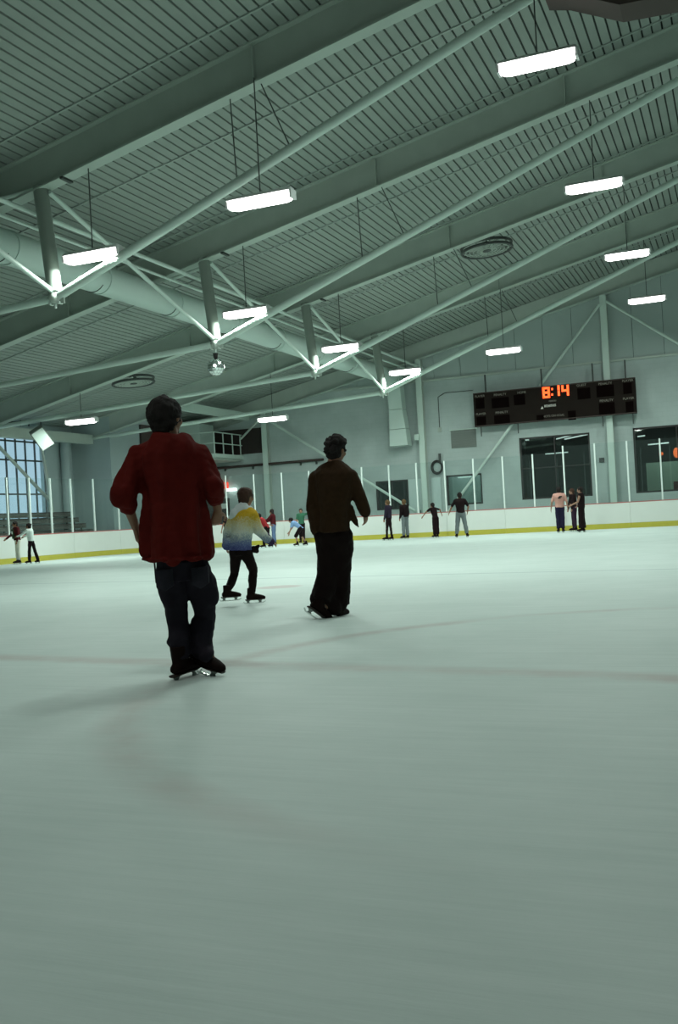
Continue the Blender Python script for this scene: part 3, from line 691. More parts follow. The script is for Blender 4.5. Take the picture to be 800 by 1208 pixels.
# pilaster, raking brace on the left wall
pl = MB().tube((-26.75, 35.2, 0), (-26.75, 35.2, 5.1), .2, n=20).build('round_column', M['wall_side'], smooth=True); tag(pl, 'round grey column right of the tall left window', 'column')
rk = MB().bar(on_x(48, 521.5, -26.08), on_x(62.4, 604.5, -26.08), .09, .09).build('raking_post', M['steel']); tag(rk, 'slightly slanting grey post along the right edge of the tall left window', 'post')
dbr = MB().tube(on_x(-22, 505, -26.72), on_x(60, 592, -26.72), .07).build('window_brace', M['steel'], smooth=True); tag(dbr, 'diagonal tube crossing before the tall left window', 'brace')
ck = struct(cl.build('window_6', M['sky_glass']))
ckf = MB()
for px_ in (14, 24, 34):
    a = on_x(px_, 502.5, -26.66); b = on_x(px_, 491 if px_ > 20 else 495, -26.66); ckf.bar(a, b, .04, .04, up=(1, 0, 0))
a = on_x(8, 498.5, -26.66); b = on_x(42, 496, -26.66); ckf.bar(a, b, .04, .05)
ckf.build('mullion', M['dark_steel'], ck)

# ================================================================ BLEACHERS
bl = thing('bleacher', (-25.9, 30, 0), 'dark stepped bleacher benches behind the left boards', 'bleachers')
for k in range(5):
    xx = -25.0 - .36 * k; z = .85 + .26 * k; ye = 35.0 - .0 * k
    MB().box((xx - .26, 22.0, z - .05), (xx, ye, z)).build('bench_plank', M['wood_dark'], bl)
    MB().box((xx - .38, 22.0, z - .30), (xx - .15, ye, z - .26)).build('foot_plank', M['wood_dark'], bl)
    MB().box((xx - .03, 22.0, z - .2), (xx - .0, ye, z - .06)).build('riser', M['bench_edge'], bl)
    for y in (22.2, 25, 28, 31, ye - .1): MB().box((xx - .2, y - .03, 0), (xx - .14, y + .03, z - .05)).build('support', M['dark_steel'], bl)

# ================================================================ BOARDS AND GLASS
RXL, RYE, CR = -24.4, 39.8, 8.0; RXR = 5.7
def path_pt(s):        # from the left side, round the far corner, along the end, round the right corner
    l1 = RYE - CR - 12.0
    if s < l1: return Vector((RXL, 12.0 + s, 0)), Vector((0, 1, 0))
    s -= l1; a1 = CR * PI / 2
    if s < a1:
        th = s / CR; c = Vector((RXL + CR, RYE - CR, 0)); return c + Vector((-math.cos(th), math.sin(th), 0)) * CR, Vector((math.sin(th), math.cos(th), 0))
    s -= a1; l2 = (RXR - RXL) - 2 * CR
    if s < l2: return Vector((RXL + CR + s, RYE, 0)), Vector((1, 0, 0))
    s -= l2
    if s < a1:
        th = s / CR; c = Vector((RXR - CR, RYE - CR, 0)); return c + Vector((math.sin(th), math.cos(th), 0)) * CR, Vector((math.cos(th), -math.sin(th), 0))
    s -= a1; return Vector((RXR, RYE - CR - s, 0)), Vector((0, -1, 0))
TOT = (RYE - CR - 12.0) + CR * PI / 2 * 2 + (RXR - RXL - 2 * CR) + 8
bd = thing('rink_boards', (-10, 39.8, 0), 'white rink boards with yellow kick strip and glass panels on top', 'boards')
def seg_box(mb, s0, s1, w0, w1, z0, z1, n=1):      # strip that follows the path; w = offset outward
    for i in range(n):
        a, ta = path_pt(s0 + (s1 - s0) * i / n); b, tb = path_pt(s0 + (s1 - s0) * (i + 1) / n)
        na = Vector((-ta.y, ta.x, 0)); nb_ = Vector((-tb.y, tb.x, 0))
        vs = []
        for z in (z0, z1):
            for p, q, w in ((a, na, w0), (b, nb_, w0), (b, nb_, w1), (a, na, w1)): v = p + q * w; vs.append((v.x, v.y, z))
        mb.add(vs, [(0, 3, 2, 1), (4, 5, 6, 7), (0, 1, 5, 4), (1, 2, 6, 5), (2, 3, 7, 6), (3, 0, 4, 7)])
    return mb
_target = -11.32; s = (RYE - CR - 12.0) + CR * PI / 2 + (_target - (RXL + CR)); s0 = s % 1.22
ns = int((TOT - s0) / 1.22); TOPB = 1.0
for i in range(0, ns, 2):
    a = s0 + i * 1.22; b = min(a + 2.44, TOT)
    seg_box(MB(), a + .004, b - .004, 0, .09, .20, TOPB - .02, 3).build('board_panel', M['board'], bd)
    seg_box(MB(), a + .004, b - .004, -.015, .09, .0, .198, 3).build('kick_strip', M['yellow'], bd)
    seg_box(MB(), a, b, -.01, .12, TOPB - .018, TOPB + .015, 3).build('cap_rail', M['cap'], bd)
for i in range(ns):
    a = s0 + i * 1.22; zt_ = 3.12 if path_pt(a)[0].x < -7.4 or path_pt(a)[0].x > 20 else 3.36
    if path_pt(a)[0].y < 30 and path_pt(a)[0].x < -20: zt_ = 3.12
    seg_box(MB(), a - .027, a + .027, .02, .085, TOPB + .015, zt_).build('glass_post', M['post_alu'], bd)
    seg_box(MB(), a + .028, a + 1.192, .047, .059, TOPB + .016, zt_ - .01, 2).build('glass_pane', M['rink_glass'], bd)

# ================================================================ PEOPLE
def cloth_mat(name, col, var=.2, rough=.85, bump=.5, bscale=120.0, scale=6):
    return mat(name, col, rough, noise_amt=var, noise_scale=scale, bump=bump, bump_scale=bscale, spec=.15)
M['skin'] = mat('skin', (.27, .135, .08), .55, noise_amt=.08, noise_scale=20, spec=.3)
M['skin_pale'] = mat('skin_fair', (.36, .20, .14), .55, noise_amt=.06, noise_scale=20, spec=.3)
M['eye'] = mat('eye', (.02, .015, .012), .2)
M['lips'] = mat('lips', (.30, .10, .08), .5)
M['hair_black'] = mat('black_hair', (.008, .0035, .0025), .8, noise_amt=.4, noise_scale=60, bump=.8, bump_scale=200)
M['hair_brown'] = mat('brown_hair', (.045, .017, .008), .8, noise_amt=.4, noise_scale=60, bump=.8, bump_scale=200)
M['hair_blond'] = mat('light_brown_hair', (.11, .06, .022), .8, noise_amt=.3, noise_scale=60, bump=.8, bump_scale=200)

def remesh(mb, voxel, smooth_it=3, name='skin', crease=None):
    me = mb.mesh(name); o = bpy.data.objects.new(name, me); COL.objects.link(o)
    m = o.modifiers.new('r', 'REMESH'); m.mode = 'VOXEL'; m.voxel_size = voxel
    if smooth_it:
        sm_ = o.modifiers.new('s', 'SMOOTH'); sm_.factor = .5; sm_.iterations = smooth_it
    dg = bpy.context.evaluated_depsgraph_get(); me2 = bpy.data.meshes.new_from_object(o.evaluated_get(dg))
    bpy.data.objects.remove(o); bpy.data.meshes.remove(me)
    me2.name = name; me2.materials.clear()
    return me2
def wrinkle(me, amp, f=(14, 14, 5), seed=0.0, amp2=0.0, f2=40):
    me.update(); off = Vector((seed, seed * 1.7, seed * .6))
    ns = [v.normal.copy() for v in me.vertices]
    for v, n in zip(me.vertices, ns):
        c = v.co
        d = noise.noise(Vector((c.x * f[0], c.y * f[1], c.z * f[2])) + off) * amp
        if amp2: d += noise.noise(c * f2 + off) * amp2
        v.co = c + n * d
def put(me, name, m, parent, sm=True):
    me.materials.append(m)
    me.polygons.foreach_set('use_smooth', [sm] * len(me.polygons)); me.update()
    o = bpy.data.objects.new(name, me); COL.objects.link(o); o.parent = parent; return o
def V(*a): return Vector(a)

def torso_rings(J, grow=0.0, lo=0.0, hi=1.0, wide=1.0, deep=1.0):
    """rings from pelvis (t=0) to the neck base (t=1)"""
    side = (J['shR'] - J['shL']).normalized(); hs = (J['hipR'] - J['hipL']).normalized()
    up = (J['neck'] - J['pelvis']); fwd = up.normalized().cross(side).normalized()
    hf = V(0, 0, 1).cross(hs).normalized()
    hw = (J['hipR'] - J['hipL']).length / 2; sw = (J['shR'] - J['shL']).length / 2
    prof = [(-.16, hw * 1.35, .095), (0.0, hw * 1.62, .118), (.25, hw * 1.45, .108), (.5, sw * .80, .112), (.72, sw * .93, .122), (.87, sw * .98, .108), (.96, sw * .72, .082), (1.04, sw * .34, .06)]
    s = J.get('s', 1.0); out = []
    bend = J.get('bend', V(0, 0, 0))
    for t, w, d in prof:
        if t < lo - 1e-6 or t > hi + 1e-6: continue
        q = max(0, min(1, t)); sd = hs.lerp(side, q).normalized(); fw = hf.lerp(fwd, q).normalized()
        c = J['pelvis'] + up * t + bend * math.sin(PI * q)
        out.append((c, sd * (w * wide + grow), fw * (d * s * deep + grow)))
    return out, side, fwd

def hand(mb, wr, d, palmn, s, curl=.5, thumb_side=1, r=.0082):
    """palm and five unequal bent fingers; d = direction of the hand, palmn = direction the palm faces"""
    d = d.normalized(); palmn = (palmn - d * palmn.dot(d)).normalized(); sd = d.cross(palmn).normalized() * thumb_side
    pl = .088 * s
    mb.rings([(wr - d * .02 * s, sd * .024 * s, palmn * .019 * s), (wr + d * .02 * s, sd * .032 * s, palmn * .018 * s), (wr + d * .06 * s, sd * .040 * s, palmn * .015 * s), (wr + d * pl, sd * .039 * s, palmn * .012 * s)], 12)
    for k, (off, ln) in enumerate(((.029, .072), (.010, .082), (-.010, .076), (-.029, .058))):
        p = wr + d * pl * .93 + sd * off * s; a = .18 * curl; spread = sd * (off * 1.1)
        dd = (d + spread).normalized(); rr = r * s * (1.0 if k < 3 else .88)
        for j, fr in enumerate((.46, .30, .24)):
            a += curl * (.35 + .12 * j); v = (dd * math.cos(a) + palmn * math.sin(a)).normalized()
            q = p + v * ln * fr * s; mb.cap(p, q, rr * (1 - .08 * j), rr * (.94 - .1 * j), n=8); p = q
    p = wr + d * .022 * s + sd * .026 * s; v = (d * .55 + sd * .75 + palmn * .3).normalized()
    for j, ln in enumerate((.042, .032, .026)):
        q = p + v * ln * s; mb.cap(p, q, r * s * (1.3 - .18 * j), r * s * (1.15 - .18 * j), n=8); p = q; v = (v + d * .45 + palmn * .22 * curl).normalized()

def skate_on(root, ank, toe, s, pitch=0.0, name='skate', roll=0.0):
    """boot, holder and steel under one ankle; toe = horizontal direction of the toe"""
    toe = V(toe[0], toe[1], 0).normalized(); sd = V(toe.y, -toe.x, 0); up = V(0, 0, 1)
    R = Matrix.Rotation(pitch, 3, sd) @ Matrix.Rotation(roll, 3, toe)
    T = lambda a, b, c: ank + R @ (toe * a * s + sd * b * s + up * c * s)
    K = lambda v: R @ v
    b = MB()
    b.rings([(T(-.012, 0, .085), K(toe) * .054 * s, K(sd) * .050 * s), (T(-.012, 0, .03), K(toe) * .056 * s, K(sd) * .045 * s), (T(-.005, 0, -.03), K(toe) * .066 * s, K(sd) * .044 * s), (T(.01, 0, -.075), K(toe) * .095 * s, K(sd) * .042 * s)], 16)
    b.rings([(T(-.085, 0, -.055), K(up) * .028 * s, K(sd) * .030 * s), (T(-.03, 0, -.045), K(up) * .044 * s, K(sd) * .041 * s), (T(.06, 0, -.05), K(up) * .046 * s, K(sd) * .044 * s), (T(.14, 0, -.062), K(up) * .036 * s, K(sd) * .046 * s), (T(.185, 0, -.068), K(up) * .026 * s, K(sd) * .034 * s), (T(.205, 0, -.072), K(up) * .012 * s, K(sd) * .015 * s)], 16)
    me = remesh(b, .009 * max(s, .8), 2, 'skate'); sk = put(me, name, M['skate'], root)
    so = MB(); so.rings([(T(-.10, 0, -.092), K(up) * .010 * s, K(sd) * .030 * s), (T(-.02, 0, -.092), K(up) * .010 * s, K(sd) * .034 * s), (T(.10, 0, -.096), K(up) * .008 * s, K(sd) * .045 * s), (T(.195, 0, -.092), K(up) * .007 * s, K(sd) * .026 * s)], 10)
    o = so.build('sole', M['sole'], sk, local=True, smooth=True)
    for a in (-.06, .12):
        MB().rings([(T(a, 0, -.10), K(toe) * .038 * s, K(sd) * .018 * s), (T(a, 0, -.122), K(toe) * .016 * s, K(sd) * .008 * s), (T(a, 0, -.140), K(toe) * .03 * s, K(sd) * .005 * s)], 10).build('holder', M['holder'], sk, local=True, smooth=True)
    bl_ = MB(); pr = [(-.135, -.128), (-.11, -.150), (-.04, -.152), (.10, -.152), (.17, -.150), (.205, -.128), (.20, -.118), (.165, -.136), (.10, -.139), (-.04, -.139), (-.10, -.137), (-.128, -.118)]
    n_ = len(pr); vs = [T(a, -.0035, c) for a, c in pr] + [T(a, .0035, c) for a, c in pr]
    bl_.add(vs, [tuple(range(n_)), tuple(range(2 * n_ - 1, n_ - 1, -1))] + [(k, n_ + k, n_ + (k + 1) % n_, (k + 1) % n_) for k in range(n_)])
    bl_.build('blade', M['blade'], sk, local=True)
    la = MB()
    for j in range(5): la.tube(T(.035 + .022 * j, -.03, .01 - .016 * j), T(.035 + .022 * j, .03, .01 - .016 * j), .004 * s, n=5)
    la.build('laces', M['ink_grey'], sk, local=True)
    return sk

def head_frame(J):
    f = J['face'].normalized(); u = (J['head'] - J['neck']).normalized(); u = (u + V(0, 0, .6)).normalized()
    sd = f.cross(u).normalized(); f = u.cross(sd).normalized(); return f, u, sd

def person(label, base, J, spec, rz=YAW, group=None, vox=.012):
    root = thing('person', base, label, 'person', group, rz=rz)
    s = J['s']; skin = M[spec.get('skin', 'skin')]
    f, u, hs = head_frame(J); H = J['head']; hr = .098 * J.get('hscale', s)
    b = MB(); A = (hs, f, u)
    # head: cranium, face, jaw, nose, brow, lips, ears
    b.ball(H + u * hr * .10 - f * hr * .08, hr * .80, hr * .98, hr * .98, A, 20, 13)
    b.ball(H - u * hr * .28 + f * hr * .24, hr * .66, hr * .66, hr * .86, A, 18, 11)
    b.ball(H - u * hr * .92 + f * hr * .48, hr * .34, hr * .30, hr * .24, A, 12, 8)
    b.cap(H + f * hr * .88 + u * hr * .02, H + f * hr * 1.06 - u * hr * .28, hr * .09, hr * .15, n=8)
    b.cap(H + f * hr * .84 + u * hr * .16 - hs * hr * .38, H + f * hr * .84 + u * hr * .16 + hs * hr * .38, hr * .09, n=8)
    b.cap(H + f * hr * .86 - u * hr * .55 - hs * hr * .16, H + f * hr * .86 - u * hr * .55 + hs * hr * .16, hr * .09, n=8)
    for q in (-1, 1):
        b.ball(H + hs * hr * .82 * q - u * hr * .10 - f * hr * .06, hr * .10, hr * .20, hr * .30, A, 10, 7)
        b.ball(H + hs * hr * .45 * q - u * hr * .25 + f * hr * .58, hr * .25, hr * .22, hr * .25, A, 10, 7)
    b.cap(J['neck'] - (J['head'] - J['neck']) * .25, H - u * hr * .55 - f * hr * .1, hr * .68, hr * .62, n=16)
    rg, side, fwd = torso_rings(J); b.rings(rg, 20)
    sh = .056 * s; al = spec.get('arm_scale', 1.0)
    for S_ in 'LR':
        a, e, w = J['sh' + S_], J['el' + S_], J['wr' + S_]
        b.cap(a, e, .050 * s * al, .038 * s * al, n=12); b.cap(e, w, .039 * s * al, .025 * s * al, n=12)
        b.cap(J['neck'] - (J['neck'] - J['pelvis']) * .06, a, .05 * s, .052 * s, n=12)
        hd = J.get('hd' + S_, (w - e)); pn = J.get('pn' + S_, (V(0, 0, 0) + (side * (-1 if S_ == 'R' else 1)) + fwd * -.2))
        hand(b, w, hd, pn, s * spec.get('hand_scale', 1.0), J.get('curl' + S_, .55), 1 if (hd.normalized().cross(pn)).dot(fwd) > 0 else -1)
        h, k, n_ = J['hip' + S_], J['kn' + S_], J['an' + S_]
        b.cap(h, k, .070 * s, .046 * s, n=14); kd = (n_ - k)
        b.cap(k, k + kd * .35, .045 * s, .048 * s, n=12); b.cap(k + kd * .35, n_, .048 * s, .030 * s, n=12)
        td = J['toe' + S_]; b.cap(n_, n_ + V(td[0], td[1], 0).normalized() * .08 * s - V(0, 0, .045 * s), .026 * s, .020 * s, n=10)
    body = put(remesh(b, spec.get('bvox', vox * .62), 2, 'body'), 'body', skin, root)
    for q in (-1, 1):
        MB().ball(H + hs * hr * .30 * q + f * hr * .86 - u * hr * .02, hr * .095, n=10, m=7).build('eye', M['eye'], root, local=True, smooth=True)
    MB().ball(H + f * hr * .92 - u * hr * .56, hr * .20, hr * .07, hr * .055, A, 12, 7).build('lips', M['lips'], root, local=True, smooth=True)
    # hair
    hb = MB(); cover = spec.get('hair_vol', 1.08)
    hb.ball(H + u * hr * .24 - f * hr * .20, hr * .87 * cover, hr * .98 * cover, hr * .92 * cover, A, 20, 13)
    hb.ball(H - u * hr * .28 - f * hr * .42, hr * .74 * cover, hr * .60 * cover, hr * .86 * cover, A, 18, 11)
    kind = spec.get('hair_kind', 'short')
    if kind == 'long':
        hb.cap(H - f * hr * .5, H - f * hr * .75 - u * hr * 2.9, hr * .78, hr * .5, flat=.7, n=14)
        for q in (-1, 1): hb.cap(H + hs * hr * .72 * q - f * hr * .15, H + hs * hr * .72 * q - u * hr * 2.0 - f * hr * .3, hr * .28, hr * .2, n=10)
    if kind == 'bun':
        hb.ball(H - f * hr * 1.1 + u * hr * .5, hr * .42, n=12)
    if kind == 'curly':
        rnd = random.Random(3)
        for _ in range(90):
            th = rnd.uniform(0, 2 * PI); ph = rnd.uniform(-.45, 1.45)
            v = hs * math.cos(th) * math.cos(ph) * .92 + f * math.sin(th) * math.cos(ph) + u * math.sin(ph)
            if v.dot(f) > .55 and v.dot(u) < .45: continue
            c = H + u * hr * .20 - f * hr * .18 + v * hr * 1.03 * cover; hb.ball(c, hr * rnd.uniform(.16, .30), n=8, m=6)
    me = remesh(hb, spec.get('hvox', vox * .8), 1, 'hair'); wrinkle(me, hr * .10, (26, 26, 26), 3.1, hr * .05, 90)
    put(me, 'hair', M[spec.get('hair', 'hair_black')], root)
    # trousers
    t_ = MB(); g = spec.get('leg_grow', .016); tr = spec.get('leg_r', (.105, .082, .075)); hemq = spec.get('hem', 1.0)
    rg, _, _ = torso_rings(J, grow=.016 * s, lo=-.17, hi=spec.get('waist', .26)); t_.rings(rg, 22)
    for S_ in 'LR':
        h, k, n_ = J['hip' + S_], J['kn' + S_], J['an' + S_]
        t_.cap(h, k, tr[0] * s, tr[1] * s, n=18)
        if hemq > 1e-3:
            q = k + (n_ - k) * hemq; d = (n_ - k).normalized(); t = V(0, 1, 0); uu = (t - d * t.dot(d)).normalized(); sdd = d.cross(uu)
            mid = k.lerp(q, .5); rm = (tr[1] + tr[2]) / 2 * s
            t_.rings([(k - d * .04 * s, uu * tr[1] * s * .9, sdd * tr[1] * s * .9), (k, uu * tr[1] * s, sdd * tr[1] * s), (mid, uu * rm, sdd * rm), (q, uu * tr[2] * s, sdd * tr[2] * s), (q + d * .012, uu * tr[2] * s * .93, sdd * tr[2] * s * .93)], 18)
    for e_ in spec.get('trouser_extra', ()): e_(t_, J)
    me = remesh(t_, spec.get('tvox', vox), 4, 'trousers'); wrinkle(me, .014 * s * spec.get('leg_wr', 1), (13, 13, 9), 5.0, .004 * s, 34)
    trs = put(me, spec.get('leg_name', 'trousers'), spec['leg_mat'], root)
    # top
    c_ = MB(); gt = spec.get('top_grow', .022) * s
    hemt = spec.get('top_hem', -.02); rg, side, fwd = torso_rings(J, grow=gt, lo=0, hi=1.05, wide=spec.get('top_wide', 1.0), deep=spec.get('top_deep', 1.05))
    c0, a0, b0 = rg[0]; upv = (J['neck'] - J['pelvis']); fl = spec.get('flare', 1.05)
    hem_off = spec.get('hem_off', V(0, 0, 0))
    low = [(c0 + upv * hemt + hem_off, a0 * fl, b0 * fl), (c0 + upv * hemt * .5 + hem_off * .5, a0 * (1 + (fl - 1) * .5), b0 * (1 + (fl - 1) * .5))]
    c_.rings(low + rg, 24)
    ar = spec.get('arm_r', (.075, .062, .050)); slq = spec.get('sleeve', 1.0)
    for S_ in 'LR':
        a, e, w = J['sh' + S_], J['el' + S_], J['wr' + S_]
        c_.cap(J['neck'] - upv * .07, a, .062 * s, ar[0] * s, n=14)
        if slq <= 0: continue
        q1 = min(1, slq * 2) if slq < .5 else 1
        c_.cap(a, a.lerp(e, q1), ar[0] * s, ar[1] * s, n=16)
        if slq > .5:
            q2 = (slq - .5) * 2; c_.cap(e, e.lerp(w, q2), ar[1] * s, ar[2] * s, n=14)
    for e_ in spec.get('top_extra', ()): e_(c_, J, side, fwd, upv)
    me = remesh(c_, spec.get('cvox', vox), 4, 'top'); wrinkle(me, .013 * s * spec.get('top_wr', 1), spec.get('top_f', (9, 9, 3.5)), 9.0, .005 * s, 30)
    top = put(me, spec.get('top_name', 'shirt'), spec['top_mat'], root)
    if spec.get('collar'):
        k_ = MB(); nk = J['neck']; ud = (J['head'] - J['neck']).normalized()
        k_.rings([(nk - ud * .035 * s, side * .088 * s, fwd * .080 * s), (nk + ud * .01 * s, side * .072 * s, fwd * .068 * s), (nk + ud * .035 * s, side * .066 * s, fwd * .063 * s), (nk + ud * .02 * s, side * .058 * s, fwd * .054 * s)], 20)
        put(remesh(k_, .009 * s, 2, 'collar'), 'collar', spec['top_mat'], top)
    for S_ in 'LR':
        skate_on(root, J['an' + S_], J['toe' + S_], s * spec.get('foot', 1.0), J.get('fp' + S_, 0.0), roll=J.get('fr' + S_, 0.0))
    return root, body, top, trs

def px_frame(bx, by, by_ground=None):
    """local frame of a figure standing where the photograph puts its foot point"""
    g = on_z(bx, by_ground or by, 0); w0 = (V(g.x, g.y, 0)).dot(V(-math.sin(YAW), math.cos(YAW), 0))
    Rt = V(math.cos(YAW), math.sin(YAW), 0); Fw = V(-math.sin(YAW), math.cos(YAW), 0)
    def P(px, py, dy=0.0):
        d = ray(px, py); k = (w0 + dy) / d.dot(Fw); p = CAMP + d * k - g
        return V(p.dot(Rt), p.dot(Fw), p.z)
    return g, w0, P

# ---------- the man in the dark red shirt
g, w0, P = px_frame(229, 799)
s = 1.03
J = dict(s=s, head=P(196, 493, .02), neck=P(199, 519, 0), pelvis=P(212, 661, 0), shL=P(166, 541, .0), shR=P(232, 538, .0),
         elL=P(147, 585, -.08), wrL=P(160, 622, .10), elR=P(251, 574, -.03), wrR=P(257, 602, .10),
         hipL=P(202, 675, 0), hipR=P(232, 674, 0), knL=P(209, 731, .03), knR=P(243, 726, .08), anL=P(213, 777, -.02), anR=P(238, 767, .05),
         toeL=(.5, .87), toeR=(.85, -.5), face=V(.42, .9, -.02), hscale=1.16, curlR=1.25, curlL=.5, fpL=.10, fpR=-.26, bend=V(0, .02, 0))
J['hdR'] = P(255, 616, .14) - J['wrR']; J['hdL'] = P(163, 640, .14) - J['wrL']
J['pnR'] = V(-.6, .8, 0); J['pnL'] = V(.8, .3, 0)
def red_shirt_mat():
    m = cloth_mat('dark_red_shirt', (.105, .0062, .0038), .25, bump=.35, bscale=180, scale=5)
    return m
def red_extra(c, J, side, fwd, up):
    # rolled sleeves: bulky folds above the elbow and the standing edge of the left roll
    for S_, q in (('L', -1), ('R', 1)):
        e, w, a = J['el' + S_], J['wr' + S_], J['sh' + S_]
        d = (w - e).normalized(); c.cap(e - d * .03, e + d * .04, .070, .064, n=16); c.cap(a.lerp(e, .72), e, .070, .074, n=16)
    c.cap(J['elL'] + V(-.01, 0, .03), J['elL'] + V(-.045, 0, .03), .03, .014, n=10)
    c.cap(P(205, 600, -.08), P(205, 656, -.11), .05, .06, n=12); c.cap(P(228, 560, -.07), P(228, 653, -.09), .05, .06, n=12); c.cap(P(177, 570, -.02), P(177, 649, -.02), .055, .064, n=14); c.cap(P(228, 572, -.01), P(243, 649, -.01), .055, .064, n=14); c.cap(P(190, 600, -.08), P(190, 653, -.11), .055, .06, n=12)
def jeans_extra(t, J):
    t.cap(P(202, 757, 0), P(214, 761, 0), .035, .05, n=12); t.cap(P(238, 734, .07), P(238, 766, .05), .074, .078, n=14); t.cap(P(239, 765, .05), P(243, 772, .0), .07, .058, n=14); t.cap(P(203, 757, -.02), P(201, 758, -.02), .03, .02, n=8)
    t.cap(P(200, 690, 0), P(205, 712, 0), .085, .07, n=14); t.cap(P(240, 685, 0), P(246, 705, .02), .085, .068, n=14)
M['jeans'] = cloth_mat('dark_jeans', (.017, .013, .020), .6, bump=.3, bscale=260, scale=3.2)
spec = dict(hair='hair_black', hair_vol=1.13, leg_mat=M['jeans'], leg_name='jeans', leg_r=(.098, .068, .062), hem=1.0, waist=.2,
            top_mat=red_shirt_mat(), top_name='shirt', top_grow=.030, top_wide=1.12, top_deep=1.15, flare=1.30, top_hem=.02, hem_off=V(-.01, 0, 0),
            arm_r=(.085, .078, .066), sleeve=.5, top_extra=(red_extra,), trouser_extra=(jeans_extra,), collar=True, foot=1.0, arm_scale=1.08, top_wr=2.3, top_f=(13, 13, 2.6), hand_scale=1.10)
rt, body, top, trs = person('man from behind in a loose dark red shirt with rolled sleeves and jeans', g, J, spec, vox=.010)
# yoke seam, box pleat, rolled cuffs, back pockets, hanging cord
cf = MB()
for S_ in 'LR':
    e, w = J['el' + S_], J['wr' + S_]; d = (w - e).normalized(); m_ = MB(); m_.cap(e + d * .035, e + d * .085, .070, .064, n=18)
    me = remesh(m_, .009, 2, 'cuff'); wrinkle(me, .008, (30, 30, 30), 2.0); put(me, 'rolled_cuff', top.data.materials[0], top)
pk = MB(); pk.rings([(P(196, 684, -.125), V(.075, .01, 0), V(0, .02, .085)), (P(196, 684, -.148), V(.070, .01, 0), V(0, .02, .08))], 4)
pkm = cloth_mat('faded_denim', (.027, .025, .034), .5, scale=9)
me = pk.mesh('pocket'); 
for S_, (x_, y_) in (('L', (194, 684)), ('R', (236, 681))):
    c = P(x_, y_, -.128); q = MB(); a = .055; n_ = [(-a, .06), (a, .07), (a, -.04), (0, -.075), (-a, -.045)]
    q.add([c + V(x2, 0.0, z2) for x2, z2 in n_] + [c + V(x2, .03, z2) for x2, z2 in n_], [(0, 1, 2, 3, 4), (9, 8, 7, 6, 5)] + [(k, 5 + k, 5 + (k + 1) % 5, (k + 1) % 5) for k in range(5)])
    q.build('back_pocket', pkm, trs, local=True)
MB().path([P(182, 662, -.02), P(183, 672, -.03), P(184, 684, -.03), P(184.5, 688, -.03)], .006, 6).build('hanging_strap', M['black'], trs, local=True)

# ---------- the man in the brown jacket
g, w0, P = px_frame(388, 728)
s = 1.03
J = dict(s=s, head=P(397, 531, .02), neck=P(394, 548, 0), pelvis=P(394, 628, 0), shL=P(374, 565, .05), shR=P(413, 562, -.02),
         elL=P(369, 598, .03), wrL=P(374, 626, .02), elR=P(424, 586, -.03), wrR=P(431, 605, .04),
         hipL=P(386, 634, .03), hipR=P(402, 634, -.02), knL=P(389, 676, .06), knR=P(401, 676, .12), anL=P(378, 712, -.08), anR=P(401, 716, .12),
         toeL=(.80, .45), toeR=(.35, .93), face=V(.62, .78, 0), hscale=1.10, fpL=-.62, fpR=0.0, curlR=.6, curlL=.9)
J['hdR'] = P(432, 618, .10) - J['wrR']; J['pnR'] = V(-.7, .6, 0); J['hdL'] = V(.02, .05, -.1); J['pnL'] = V(.9, .2, 0)
def jack_extra(c, J, side, fwd, up):
    for S_ in 'LR': c.cap(J['sh' + S_], J['el' + S_], .082, .07, n=16)
    c.cap(P(412, 600, 0), P(420, 618, .02), .05, .022, n=10); c.cap(P(419, 612, .02), P(423, 622, .03), .026, .012, n=8)
    c.cap(P(372, 600, 0), P(374, 620, 0), .07, .05, n=12)
def wide_extra(t, J):
    for a, b, c2, r1, r2 in (((388, 640, .02), (386, 680, .03), (377, 706, -.02), .11, .10), ((404, 640, 0), (402, 680, .08), (400, 715, .10), .10, .085)):
        t.cap(P(*a), P(*b), .118, r1, n=16); t.cap(P(*b), P(*c2), r1, r2, n=16)
    t.cap(P(380, 700, 0), P(394, 716, .03), .11, .09, n=16); t.cap(P(372, 707, -.02), P(384, 712, 0), .045, .07, n=12); t.cap(P(376, 632, 0), P(376, 640, 0), .055, .035, n=12)
M['brown_jacket'] = cloth_mat('brown_wool_jacket', (.034, .016, .006), .35, scale=20, bump=.6, bscale=150)
M['black_trousers'] = cloth_mat('near_black_trousers', (.008, .0032, .0026), .3)
spec = dict(hair='hair_black', hair_kind='curly', hair_vol=1.04, leg_mat=M['black_trousers'], leg_r=(.125, .11, .10), hem=.9, waist=.25,
            top_mat=M['brown_jacket'], top_name='jacket', top_grow=.030, top_wide=1.12, top_deep=1.18, flare=1.14, top_hem=.02, arm_r=(.082, .070, .062), sleeve=.98,
            top_extra=(jack_extra,), trouser_extra=(wide_extra,), collar=True, arm_scale=1.05)
person('curly-haired man walking away in a brown jacket and wide black trousers, middle of the picture', g, J, spec, vox=.012)

